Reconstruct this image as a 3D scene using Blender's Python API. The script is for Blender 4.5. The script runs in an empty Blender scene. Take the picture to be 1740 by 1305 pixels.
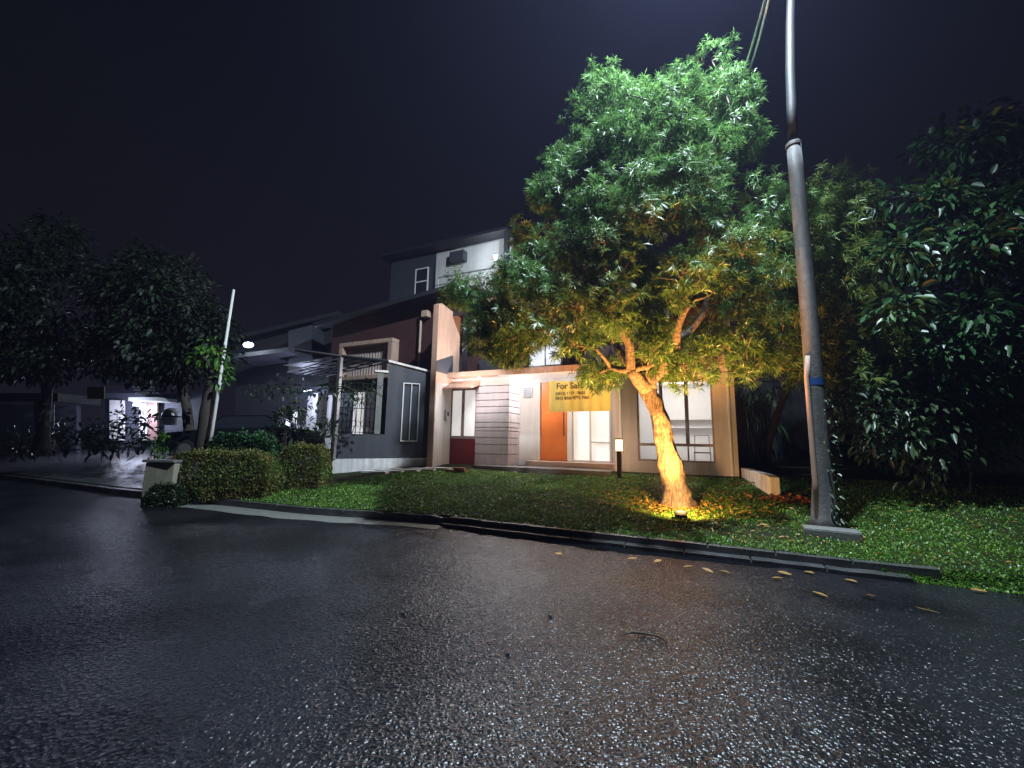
import bpy, bmesh, math, random
import numpy as np
from mathutils import Vector, Matrix, noise
random.seed(7); RNG = np.random.default_rng(11)
sc = bpy.context.scene; COL = sc.collection; R = math.radians

# ------------------------------------------------------------------ camera
IW, IH, F = 1740.0, 1305.0, 700.0
CAM = Vector((0, 0, 1.5)); YAW, PITCH, ROLL = R(24.9), R(8.0), R(1.0)
fw = Vector((-math.sin(YAW)*math.cos(PITCH), math.cos(YAW)*math.cos(PITCH), math.sin(PITCH)))
ri0 = Vector((math.cos(YAW), math.sin(YAW), 0)); up0 = ri0.cross(fw)
ri = ri0*math.cos(ROLL) + up0*math.sin(ROLL); up = -ri0*math.sin(ROLL) + up0*math.cos(ROLL)
cam_d = bpy.data.cameras.new('camera'); cam = bpy.data.objects.new('camera', cam_d); COL.objects.link(cam)
cam_d.sensor_fit = 'HORIZONTAL'; cam_d.sensor_width = 36; cam_d.lens = 36*F/IW; cam_d.clip_end = 600; cam_d.clip_start = .05
cam.matrix_world = Matrix(((ri.x, up.x, -fw.x, CAM.x), (ri.y, up.y, -fw.y, CAM.y), (ri.z, up.z, -fw.z, CAM.z), (0, 0, 0, 1)))
sc.camera = cam
fh = Vector((-math.sin(YAW), math.cos(YAW), 0))

# ------------------------------------------------------------------ night sky, exposure
w = bpy.data.worlds.new('World'); sc.world = w; w.use_nodes = True
nt = w.node_tree; nt.nodes.clear()
wo = nt.nodes.new('ShaderNodeOutputWorld'); bg = nt.nodes.new('ShaderNodeBackground')
tc = nt.nodes.new('ShaderNodeTexCoord'); sx = nt.nodes.new('ShaderNodeSeparateXYZ'); rp = nt.nodes.new('ShaderNodeValToRGB')
nt.links.new(tc.outputs['Generated'], sx.inputs[0]); nt.links.new(sx.outputs['Z'], rp.inputs[0])
e = rp.color_ramp.elements
e[0].position = 0.0; e[0].color = (.0080, .0078, .0118, 1)
e[1].position = 0.75; e[1].color = (.0018, .0026, .0050, 1)
nt.links.new(rp.outputs[0], bg.inputs[0]); bg.inputs[1].default_value = 1.0; nt.links.new(bg.outputs[0], wo.inputs[0])
sc.view_settings.view_transform = 'Standard'; sc.view_settings.look = 'None'
sc.view_settings.exposure = 0; sc.view_settings.gamma = 1
sc.render.engine = 'CYCLES'
cy = sc.cycles; cy.use_denoising = True
try: cy.denoiser = 'OPENIMAGEDENOISE'
except Exception: pass
cy.max_bounces = 6; cy.diffuse_bounces = 3; cy.glossy_bounces = 3; cy.transmission_bounces = 4; cy.transparent_max_bounces = 6
cy.sample_clamp_indirect = 3; cy.sample_clamp_direct = 7; cy.caustics_reflective = False; cy.caustics_refractive = False

# ------------------------------------------------------------------ measuring helpers
def ray(px, py): return (ri*(px-IW/2) - up*(py-IH/2) + fw*F)
def PY(px, py, Y): d = ray(px, py); return CAM + d*(Y/d.y)
def PD(px, py, D): d = ray(px, py); return CAM + d*(D/d.dot(fh))
def PZ(px, py, z): d = ray(px, py); return CAM + d*((z-CAM.z)/d.z)
def sm(a, b, x): t = min(1, max(0, (x-a)/(b-a))); return t*t*(3-2*t)
def kerb_y(x):
    a = 6.56 if x > -4 else 6.56 - .62*sm(-4, -8, x)
    if x < -8: a -= .12*(min(-8-x, 6))/2
    return a
def gz(x, y):
    t = y - kerb_y(x)
    if t < 0: return 0
    z = .14 + .13*min(max(t-.15, 0), 4.9)
    z += .12*sm(11.8, 18, y)
    return z + .02*noise.noise(Vector((x*.8, y*.8, 3)))*sm(.1, .8, t)*(1 - sm(9.8, 10.6, y))
def G(px, py):
    d = ray(px, py).normalized(); t = 3.0
    while t < 60:
        p = CAM + d*t
        if p.z < gz(p.x, p.y): return Vector((p.x, p.y, gz(p.x, p.y)))
        t += .02
    return p

# ------------------------------------------------------------------ object helpers
def tag(o, label=None, cat=None, group=None, kind=None):
    if label: o['label'] = label
    if cat: o['category'] = cat
    if group: o['group'] = group
    if kind: o['kind'] = kind
    return o
def empty(name, loc, label, cat, group=None, rz=0):
    o = bpy.data.objects.new(name, None); COL.objects.link(o); o.location = loc; o.rotation_euler.z = rz
    o.empty_display_size = .2
    return tag(o, label, cat, group)
def link(name, me, mat, parent=None):
    o = bpy.data.objects.new(name, me); COL.objects.link(o)
    for m in (mat if isinstance(mat, (list, tuple)) else [mat]): me.materials.append(m)
    if parent is not None:
        o.parent = parent
        pm = root_matrix(parent)
        me.transform(pm.inverted())
    return o
def root_matrix(p):
    m = Matrix.LocRotScale(p.location, p.rotation_euler, p.scale)
    return root_matrix(p.parent) @ m if p.parent else m
class MB:
    def __init__(s): s.v = []; s.f = []; s.mi = []
    def add(s, vs, fs, mi=0):
        o = len(s.v); s.v += [tuple(v) for v in vs]; s.f += [tuple(i+o for i in f) for f in fs]; s.mi += [mi]*len(fs); return s
    def box(s, x0, x1, y0, y1, z0, z1, mi=0):
        x0, x1 = min(x0, x1), max(x0, x1); y0, y1 = min(y0, y1), max(y0, y1); z0, z1 = min(z0, z1), max(z0, z1)
        return s.add([(x0,y0,z0),(x1,y0,z0),(x1,y1,z0),(x0,y1,z0),(x0,y0,z1),(x1,y0,z1),(x1,y1,z1),(x0,y1,z1)],
                     [(0,3,2,1),(4,5,6,7),(0,1,5,4),(1,2,6,5),(2,3,7,6),(3,0,4,7)], mi)
    def prism(s, poly, ex, mi=0):     # poly: 3-D points in a plane, ex: extrusion vector
        n = len(poly); ex = Vector(ex); P = [Vector(p) for p in poly]
        return s.add(P + [p+ex for p in P], [tuple(range(n-1, -1, -1)), tuple(range(n, 2*n))] + [(i, (i+1) % n, n+(i+1) % n, n+i) for i in range(n)], mi)
    def tube(s, pts, rad, n=8, mi=0, cap=True):
        pts = [Vector(p) for p in pts]; rad = rad if isinstance(rad, (list, tuple)) else [rad]*len(pts)
        vs = []; 
        for i, p in enumerate(pts):
            t = (pts[min(i+1, len(pts)-1)] - pts[max(i-1, 0)]).normalized()
            a = t.cross(Vector((0, 0, 1)) if abs(t.z) < .9 else Vector((0, 1, 0))).normalized(); b = t.cross(a)
            for k in range(n):
                an = 2*math.pi*k/n; vs.append(p + (a*math.cos(an) + b*math.sin(an))*rad[i])
        fs = [(i*n+k, i*n+(k+1) % n, (i+1)*n+(k+1) % n, (i+1)*n+k) for i in range(len(pts)-1) for k in range(n)]
        if cap: fs += [tuple(range(n)), tuple(range((len(pts)-1)*n, len(pts)*n))[::-1]]
        return s.add(vs, fs, mi)
    def build(s, name, mat, parent=None, smooth=False, bevel=0):
        me = bpy.data.meshes.new(name); me.from_pydata(s.v, [], s.f)
        for p, m in zip(me.polygons, s.mi): p.material_index = m
        bm = bmesh.new(); bm.from_mesh(me); bmesh.ops.recalc_face_normals(bm, faces=bm.faces)
        if bevel: bmesh.ops.bevel(bm, geom=list(bm.edges), offset=bevel, segments=2, affect='EDGES', profile=.6)
        bm.to_mesh(me); bm.free()
        if smooth: me.shade_smooth()
        return link(name, me, mat, parent)
def quads(name, V, mat, parent=None, nf=4, faces=None, per=4):
    V = np.asarray(V, dtype=np.float32).reshape(-1, 3); n = len(V)//per
    pat = np.array([list(range(per))] if faces is None else faces)
    k = pat.shape[1]
    idx = (np.arange(n)[:, None, None]*per + pat[None]).reshape(-1)
    nfc = n*len(pat)
    me = bpy.data.meshes.new(name); me.vertices.add(len(V)); me.vertices.foreach_set('co', V.ravel())
    me.loops.add(len(idx)); me.loops.foreach_set('vertex_index', idx.astype(np.int32))
    me.polygons.add(nfc); me.polygons.foreach_set('loop_start', (np.arange(nfc)*k).astype(np.int32))
    me.polygons.foreach_set('loop_total', np.full(nfc, k, np.int32)); me.update(calc_edges=True)
    return link(name, me, mat, parent)

# ------------------------------------------------------------------ materials
def mat(name, col, rough=.6, metal=0, spec=.5, emis=None, es=0, noise_amt=0, nscale=8, bump=0, bscale=60, island=0, transl=0, coat=0, col2=None, ndet=6, grime=0):
    m = bpy.data.materials.new(name); m.use_nodes = True; t = m.node_tree; b = t.nodes['Principled BSDF']; L = t.links.new
    b.inputs['Base Color'].default_value = (*col, 1); b.inputs['Roughness'].default_value = rough
    b.inputs['Metallic'].default_value = metal; b.inputs['Specular IOR Level'].default_value = spec
    if coat: b.inputs['Coat Weight'].default_value = coat; b.inputs['Coat Roughness'].default_value = .08
    if emis: b.inputs['Emission Color'].default_value = (*emis, 1); b.inputs['Emission Strength'].default_value = es
    tc = t.nodes.new('ShaderNodeTexCoord')
    last = None
    if noise_amt or col2:
        n = t.nodes.new('ShaderNodeTexNoise'); n.inputs['Scale'].default_value = nscale; n.inputs['Detail'].default_value = ndet
        n.inputs['Roughness'].default_value = .65; L(tc.outputs['Object'], n.inputs['Vector'])
        r = t.nodes.new('ShaderNodeValToRGB'); r.color_ramp.elements[0].position = .32; r.color_ramp.elements[1].position = .7
        c2 = col2 or tuple(c*(1-noise_amt) for c in col)
        r.color_ramp.elements[0].color = (*c2, 1); r.color_ramp.elements[1].color = (*col, 1)
        L(n.outputs['Fac'], r.inputs[0]); last = r.outputs[0]
    if grime:   # long vertical rain streaks
        mp = t.nodes.new('ShaderNodeMapping'); mp.inputs['Scale'].default_value = (5, 5, .35); L(tc.outputs['Object'], mp.inputs[0])
        n = t.nodes.new('ShaderNodeTexNoise'); n.inputs['Scale'].default_value = 1.6; n.inputs['Detail'].default_value = 5; L(mp.outputs[0], n.inputs['Vector'])
        r = t.nodes.new('ShaderNodeValToRGB'); r.color_ramp.elements[0].position = .35; r.color_ramp.elements[1].position = .62
        g = 1-grime; r.color_ramp.elements[0].color = (g, g, g*.97, 1); r.color_ramp.elements[1].color = (1, 1, 1, 1); L(n.outputs['Fac'], r.inputs[0])
        mx = t.nodes.new('ShaderNodeMix'); mx.data_type = 'RGBA'; mx.blend_type = 'MULTIPLY'; mx.inputs[0].default_value = 1
        if last: L(last, mx.inputs[6])
        else: mx.inputs[6].default_value = (*col, 1)
        L(r.outputs[0], mx.inputs[7]); last = mx.outputs[2]
    if island:
        g = t.nodes.new('ShaderNodeNewGeometry'); hs = t.nodes.new('ShaderNodeHueSaturation')
        mr = t.nodes.new('ShaderNodeMapRange'); mr.inputs[3].default_value = 1-island; mr.inputs[4].default_value = 1+island
        L(g.outputs['Random Per Island'], mr.inputs[0]); L(mr.outputs[0], hs.inputs['Value'])
        m2 = t.nodes.new('ShaderNodeMapRange'); m2.inputs[3].default_value = .5+.05*island; m2.inputs[4].default_value = .5-.07*island
        L(g.outputs['Random Per Island'], m2.inputs[0]); L(m2.outputs[0], hs.inputs['Hue'])
        if last: L(last, hs.inputs['Color'])
        else: hs.inputs['Color'].default_value = (*col, 1)
        last = hs.outputs[0]
    if last: L(last, b.inputs['Base Color'])
    if bump:
        n = t.nodes.new('ShaderNodeTexNoise'); n.inputs['Scale'].default_value = bscale; n.inputs['Detail'].default_value = 5
        L(tc.outputs['Object'], n.inputs['Vector'])
        bp = t.nodes.new('ShaderNodeBump'); bp.inputs['Strength'].default_value = bump; bp.inputs['Distance'].default_value = .02
        L(n.outputs['Fac'], bp.inputs['Height']); L(bp.outputs[0], b.inputs['Normal'])
    if transl:
        tr = t.nodes.new('ShaderNodeBsdfTranslucent'); ms = t.nodes.new('ShaderNodeMixShader'); ms.inputs[0].default_value = transl
        if last: L(last, tr.inputs[0])
        else: tr.inputs[0].default_value = (*col, 1)
        o = t.nodes['Material Output']; L(b.outputs[0], ms.inputs[1]); L(tr.outputs[0], ms.inputs[2]); L(ms.outputs[0], o.inputs[0])
    return m
def glow(name, col, s):
    m = bpy.data.materials.new(name); m.use_nodes = True; t = m.node_tree; t.nodes.clear()
    e = t.nodes.new('ShaderNodeEmission'); e.inputs[0].default_value = (*col, 1); e.inputs[1].default_value = s
    o = t.nodes.new('ShaderNodeOutputMaterial'); t.links.new(e.outputs[0], o.inputs[0]); return m
def glass(name, col=(1, 1, 1), rough=0.0):
    m = bpy.data.materials.new(name); m.use_nodes = True; t = m.node_tree; t.nodes.clear(); L = t.links.new
    tr = t.nodes.new('ShaderNodeBsdfTransparent'); tr.inputs[0].default_value = (*col, 1)
    gl = t.nodes.new('ShaderNodeBsdfGlossy'); gl.inputs['Roughness'].default_value = rough+.01
    fr = t.nodes.new('ShaderNodeFresnel'); fr.inputs[0].default_value = 1.45
    mx = t.nodes.new('ShaderNodeMixShader'); o = t.nodes.new('ShaderNodeOutputMaterial')
    L(fr.outputs[0], mx.inputs[0]); L(tr.outputs[0], mx.inputs[1]); L(gl.outputs[0], mx.inputs[2]); L(mx.outputs[0], o.inputs[0]); return m

M = {}
M['wall_white'] = mat('wall_white', (.66, .62, .60), .7, noise_amt=.10, nscale=1.5, bump=.08, bscale=90, grime=.14)
M['wall_pink'] = mat('wall_pink', (.72, .64, .65), .7, noise_amt=.12, nscale=2, bump=.1, bscale=90, grime=.16)
M['wall_interior'] = mat('wall_interior', (.78, .77, .76), .7)
M['trim_pink'] = mat('trim_pink', (.52, .34, .26), .7, noise_amt=.15, nscale=4, bump=.1, bscale=60, grime=.2)
M['plank'] = mat('plank', (.46, .41, .43), .6, noise_amt=.15, nscale=6, bump=.15, bscale=50, grime=.12)
M['brick_red'] = mat('brick_red', (.05, .014, .012), .8, noise_amt=.25, nscale=6, bump=.3, bscale=40)
M['wall_charcoal'] = mat('wall_charcoal', (.06, .062, .075), .65, noise_amt=.2, nscale=3, bump=.15, bscale=80, grime=.2)
M['wall_slate'] = mat('wall_slate', (.042, .045, .058), .7, noise_amt=.2, nscale=3)
M['plinth'] = mat('plinth', (.80, .76, .76), .6, noise_amt=.25, nscale=7, bump=.1, grime=.25)
M['red_door'] = mat('red_door', (.17, .018, .02), .45, noise_amt=.15, nscale=3)
M['orange_door'] = mat('orange_door', (.62, .16, .035), .35, noise_amt=.12, nscale=5)
M['frame_white'] = mat('frame_white', (.72, .70, .68), .4, noise_amt=.05)
M['frame_taupe'] = mat('frame_taupe', (.34, .26, .24), .45, noise_amt=.08)
M['frost_glow'] = mat('frost_glow', (.80, .80, .80), .5, emis=(.9, .88, .86), es=.6, noise_amt=.06, nscale=1.2)  # emission put into the panes stands in for lit rooms behind them
M['roof'] = mat('roof', (.02, .02, .024), .6, noise_amt=.3, nscale=6, bump=.4, bscale=18)
M['black_metal'] = mat('black_metal', (.02, .02, .022), .35, .6)
M['steel'] = mat('steel', (.45, .45, .47), .35, .8, noise_amt=.1)
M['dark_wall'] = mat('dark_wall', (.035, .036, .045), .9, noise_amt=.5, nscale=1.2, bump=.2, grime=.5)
M['concrete'] = mat('concrete', (.20, .20, .19), .55, noise_amt=.35, nscale=7, bump=.4, bscale=50)
M['concrete_wet'] = mat('concrete_wet', (.10, .10, .105), .22, noise_amt=.5, nscale=4, bump=.35, bscale=45)
M['pole_upper_dim'] = mat('pole_upper_dim', (.028, .028, .032), .6, noise_amt=.4, nscale=9, bump=.3)  # base colour darkened to hold down the near lamp's light on the upper post
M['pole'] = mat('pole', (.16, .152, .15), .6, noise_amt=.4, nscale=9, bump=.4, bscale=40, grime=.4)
M['blue_tape'] = mat('blue_tape', (.02, .07, .24), .4)
M['bark'] = mat('bark', (.34, .22, .14), .8, col2=(.13, .075, .045), nscale=14, bump=1.0, bscale=28)
def bark(name, c1, c2):
    m = mat(name, c1, .85, col2=c2, nscale=14, bump=.6, bscale=40); t = m.node_tree; L = t.links.new; b = t.nodes['Principled BSDF']
    tc = t.nodes.new('ShaderNodeTexCoord'); mp = t.nodes.new('ShaderNodeMapping'); mp.inputs['Scale'].default_value = (1, 1, .16); L(tc.outputs['Object'], mp.inputs[0])
    n = t.nodes.new('ShaderNodeTexNoise'); n.inputs['Scale'].default_value = 30; n.inputs['Detail'].default_value = 8; n.inputs['Roughness'].default_value = .6; n.inputs['Distortion'].default_value = .6; L(mp.outputs[0], n.inputs['Vector'])
    bp = t.nodes.new('ShaderNodeBump'); bp.inputs['Strength'].default_value = 1; bp.inputs['Distance'].default_value = .05; L(n.outputs['Fac'], bp.inputs['Height'])
    old = b.inputs['Normal'].links[0].from_node; L(old.outputs[0], bp.inputs['Normal']); L(bp.outputs[0], b.inputs['Normal'])
    r = t.nodes.new('ShaderNodeValToRGB'); r.color_ramp.elements[0].position = .38; r.color_ramp.elements[1].position = .62; r.color_ramp.elements[0].color = (.35, .3, .28, 1); r.color_ramp.elements[1].color = (1, 1, 1, 1); L(n.outputs['Fac'], r.inputs[0])
    mx = t.nodes.new('ShaderNodeMix'); mx.data_type = 'RGBA'; mx.blend_type = 'MULTIPLY'; mx.inputs[0].default_value = 1
    src = b.inputs['Base Color'].links[0].from_socket; L(src, mx.inputs[6]); L(r.outputs[0], mx.inputs[7]); L(mx.outputs[2], b.inputs['Base Color']); return m
M['bark'] = bark('bark_ridged', (.22, .18, .13), (.09, .065, .042))
M['bark_dark'] = mat('bark_dark', (.065, .05, .04), .85, noise_amt=.5, nscale=10, bump=.8, bscale=25)
M['twig'] = mat('twig', (.13, .08, .05), .8, noise_amt=.4, nscale=14)
M['pod_leaf'] = mat('pod_leaf', (.105, .23, .06), .34, spec=.6, noise_amt=.4, nscale=1.3, island=.5, transl=.33)
M['pod_leaf_light'] = mat('pod_leaf_light', (.15, .23, .05), .36, spec=.5, noise_amt=.3, nscale=2, island=.4, transl=.33)
M['broad_leaf'] = mat('broad_leaf', (.035, .11, .035), .38, spec=.5, noise_amt=.3, nscale=2, island=.45, transl=.15)
M['dark_leaf'] = mat('dark_leaf', (.035, .07, .025), .4, spec=.5, noise_amt=.3, nscale=2, island=.45, transl=.15)
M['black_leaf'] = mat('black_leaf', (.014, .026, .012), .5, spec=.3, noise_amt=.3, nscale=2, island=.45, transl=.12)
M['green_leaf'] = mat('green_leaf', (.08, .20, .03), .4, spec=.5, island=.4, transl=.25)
M['hedge_leaf'] = mat('hedge_leaf', (.22, .15, .045), .45, col2=(.08, .17, .03), nscale=2.2, island=.45, transl=.2)
M['yucca_leaf'] = mat('yucca_leaf', (.07, .14, .05), .4, island=.35, transl=.15)
M['grass'] = mat('grass', (.125, .29, .035), .42, col2=(.07, .18, .022), nscale=1.3, island=.5, transl=.28)
M['soil'] = mat('soil', (.014, .028, .007), .95, spec=.15, col2=(.022, .017, .009), nscale=2.5, bump=.6, bscale=30)
M['dead_leaf'] = mat('dead_leaf', (.50, .36, .06), .5, col2=(.28, .15, .04), nscale=6, island=.5, transl=.2)
M['orange_leaf'] = mat('orange_leaf', (.30, .11, .05), .5, island=.4)
M['banner'] = mat('banner', (.86, .81, .28), .5, noise_amt=.05, bump=.15, bscale=6, transl=.15)
M['ink'] = mat('ink', (.16, .10, .03), .6)
M['paving'] = mat('paving', (.20, .19, .19), .35, noise_amt=.4, nscale=5, bump=.2)
M['tile_step'] = mat('tile_step', (.46, .33, .26), .3, noise_amt=.15, nscale=9)
M['terracotta'] = mat('terracotta', (.32, .11, .06), .7, noise_amt=.4, nscale=12)
M['car_paint'] = mat('car_paint', (.012, .014, .02), .12, .4, coat=1)
M['car_glass'] = mat('car_glass', (.02, .022, .03), .05)
M['tyre'] = mat('tyre', (.015, .015, .015), .8)
M['beige'] = mat('beige', (.36, .33, .25), .7, noise_amt=.2, nscale=6, bump=.2, grime=.2)
M['white_plastic'] = mat('white_plastic', (.7, .7, .72), .4)
M['cable'] = mat('cable', (.9, .9, .92), .4)
M['sign_green'] = mat('sign_green', (.30, .32, .08), .6)
M['curtain'] = mat('curtain', (.55, .42, .36), .8, noise_amt=.2, nscale=12)
M['glass'] = glass('glass')
M['bulb_white'] = glow('bulb_white', (.85, .90, 1.0), 30)
M['bulb_warm'] = glow('bulb_warm', (1.0, .60, .34), 3.2)
M['bulb_soft'] = glow('bulb_soft', (1.0, .97, .93), 6)
M['bulb_dim'] = glow('bulb_dim', (.8, .88, 1.0), 12)

def lamp(name, loc, power, col, parent, r=.05, spot=None, target=None, blend=.5):
    d = bpy.data.lights.new(name, 'SPOT' if spot else 'POINT'); d.energy = power; d.color = col; d.shadow_soft_size = r
    o = bpy.data.objects.new(name, d); COL.objects.link(o)
    if spot:
        d.spot_size = R(spot); d.spot_blend = blend
        o.rotation_euler = (Vector(target)-Vector(loc)).to_track_quat('-Z', 'Y').to_euler()
    o.location = loc
    if parent is not None:
        o.parent = parent; o.matrix_parent_inverse = root_matrix(parent).inverted()
    return o

# ------------------------------------------------------------------ road, kerb, gutter, lawn
def asphalt():
    m = bpy.data.materials.new('asphalt'); m.use_nodes = True; t = m.node_tree; b = t.nodes['Principled BSDF']; L = t.links.new
    tc = t.nodes.new('ShaderNodeTexCoord')
    def nz(s, d=4, ty='ShaderNodeTexNoise'):
        n = t.nodes.new(ty); n.inputs['Scale'].default_value = s
        if ty == 'ShaderNodeTexNoise': n.inputs['Detail'].default_value = d
        L(tc.outputs['Object'], n.inputs['Vector']); return n
    big = nz(.55, 3); mid = nz(9, 5); v = nz(46, ty='ShaderNodeTexVoronoi'); fine = nz(95, 2)
    r = t.nodes.new('ShaderNodeValToRGB'); r.color_ramp.elements[0].color = (.006, .0065, .009, 1); r.color_ramp.elements[1].color = (.024, .025, .032, 1)
    r.color_ramp.elements[0].position = .3; r.color_ramp.elements[1].position = .75; L(fine.outputs['Fac'], r.inputs[0])
    pt = nz(.9, 6); pr = t.nodes.new('ShaderNodeValToRGB'); pr.color_ramp.elements[0].position = .42; pr.color_ramp.elements[1].position = .56; pr.color_ramp.elements[0].color = (.55, .55, .58, 1); pr.color_ramp.elements[1].color = (1.15, 1.12, 1.12, 1); L(pt.outputs['Fac'], pr.inputs[0])
    mx = t.nodes.new('ShaderNodeMix'); mx.data_type = 'RGBA'; mx.blend_type = 'MULTIPLY'; mx.inputs[0].default_value = 1; L(r.outputs[0], mx.inputs[6]); L(pr.outputs[0], mx.inputs[7]); L(mx.outputs[2], b.inputs['Base Color'])
    rr = t.nodes.new('ShaderNodeMapRange'); rr.inputs[1].default_value = .35; rr.inputs[2].default_value = .65; rr.inputs[3].default_value = .16; rr.inputs[4].default_value = .30
    L(big.outputs['Fac'], rr.inputs[0]); L(rr.outputs[0], b.inputs['Roughness'])
    b.inputs['Specular IOR Level'].default_value = .5
    b1 = t.nodes.new('ShaderNodeBump'); b1.inputs['Strength'].default_value = .6; b1.inputs['Distance'].default_value = .012; L(v.outputs['Distance'], b1.inputs['Height'])
    b2 = t.nodes.new('ShaderNodeBump'); b2.inputs['Strength'].default_value = .35; b2.inputs['Distance'].default_value = .009; L(fine.outputs['Fac'], b2.inputs['Height']); L(b1.outputs[0], b2.inputs['Normal'])
    b3 = t.nodes.new('ShaderNodeBump'); b3.inputs['Strength'].default_value = .12; b3.inputs['Distance'].default_value = .03; L(mid.outputs['Fac'], b3.inputs['Height']); L(b2.outputs[0], b3.inputs['Normal'])
    # each stone of the chip surface tilts its own way
    vm = t.nodes.new('ShaderNodeVectorMath'); vm.operation = 'SUBTRACT'; vm.inputs[1].default_value = (.5, .5, .5); L(v.outputs['Color'], vm.inputs[0])
    v2 = t.nodes.new('ShaderNodeVectorMath'); v2.operation = 'MULTIPLY'; v2.inputs[1].default_value = (.40, .40, .0); L(vm.outputs[0], v2.inputs[0])
    v3 = t.nodes.new('ShaderNodeVectorMath'); v3.operation = 'ADD'; L(b3.outputs[0], v3.inputs[0]); L(v2.outputs[0], v3.inputs[1])
    v4 = t.nodes.new('ShaderNodeVectorMath'); v4.operation = 'NORMALIZE'; L(v3.outputs[0], v4.inputs[0])
    L(v4.outputs[0], b.inputs['Normal'])
    return m
M['asphalt'] = asphalt()
me_ = MB().add([(-120, -60, 0), (80, -60, 0), (80, 9, 0), (-120, 9, 0)], [(0, 1, 2, 3)]).build('road', M['asphalt'])
tag(me_, 'dark wet asphalt road across the whole foreground', kind='structure')
me_ = MB().add([(-300, -200, -.25), (300, -200, -.25), (300, 300, -.25), (-300, 300, -.25)], [(0, 1, 2, 3)]).build('ground', M['soil'])
tag(me_, kind='structure')

xs = list(np.arange(-40, -14, 2)) + list(np.arange(-14, 6, .25)) + list(np.arange(6, 42, 2))
ts = list(np.arange(.13, 5.6, .22)) + [6, 7, 9, 12, 16, 22, 30, 45, 70]
ts = [-.11]+ts; V = [(x, kerb_y(x)+(t if t > 0 or x > 1.7 else .03), gz(x, kerb_y(x)+t) if t > .05 else -.03) for x in xs for t in ts]; nT = len(ts)
Fc = [(i*nT+j, (i+1)*nT+j, (i+1)*nT+j+1, i*nT+j+1) for i in range(len(xs)-1) for j in range(nT-1)]
lawn = MB().add(V, Fc).build('lawn', M['soil'], smooth=True); tag(lawn, kind='structure')

def strip(name, t0, t1, z0, z1, mt, x0, x1, dx=.25, wob=0):
    X = []
    for x in np.arange(x0, x1, .8): X += [(x, 0), (x+.2, 0), (x+.4, 0), (x+.6, 0), (x+.775, 0), (x+.783, .035), (x+.792, .035)]
    zr = lambda x: .012*noise.noise(Vector((x*2.3, t0*9, 1)))-.03*max(0, noise.noise(Vector((x*5.1, t0*4, 7)))-.38)*4
    mb = MB(); vs = []
    for x, dz in X:
        k = kerb_y(x); wv = wob*noise.noise(Vector((x*1.7, 0, t0)))+.01*noise.noise(Vector((x*3, 1, t0))); dz = dz if z1 > .02 else 0
        zz = z1-dz+(zr(x) if z1 > .02 else 0)
        vs += [(x, k+t0+wv, z0), (x, k+t0+wv, zz), (x, k+t1, zz), (x, k+t1, z0)]
    fs = []
    for i in range(len(X)-1):
        a = i*4; c = a+4
        fs += [(a, c, c+1, a+1), (a+1, c+1, c+2, a+2), (a+2, c+2, c+3, a+3)]
    mb.add(vs, fs); return mb.build(name, mt)
kb = strip('kerb', -.02, .14, -.05, .135, M['concrete_wet'], -40, 1.9); tag(kb, 'low dark wet concrete kerb along the lawn', kind='structure')
kb2 = strip('kerb', -.20, -.02, -.05, .05, M['concrete_wet'], -4.3, 1.6); tag(kb2, 'lower gutter step along the front of the kerb', kind='structure')
gt = strip('gutter', -.52, -.02, -.05, .008, M['concrete'], -10.6, -4.31, wob=.08); tag(gt, 'pale concrete gutter strip beside the kerb', kind='structure')

M['water'] = mat('puddle_water', (.008, .009, .012), .04, noise_amt=.3, bump=.04, bscale=14)
pd = MB(); NX_ = 60; vs = []
for i in range(NX_+1):
    u = i/NX_; x = -4.4+5.2*u; k = kerb_y(x); wv = (.06+.30*math.sin(math.pi*u)**.7)*(.65+.7*abs(noise.noise(Vector((x*1.6, 2, 0)))))+.05*noise.noise(Vector((x*7, 5, 0)))
    vs += [(x, k-.19, .005), (x, k-.2-max(.01, wv), .005)]
pd.add(vs, [(2*i, 2*i+1, 2*i+3, 2*i+2) for i in range(NX_)]); pd = pd.build('puddle', M['water']); tag(pd, kind='structure')
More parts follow.
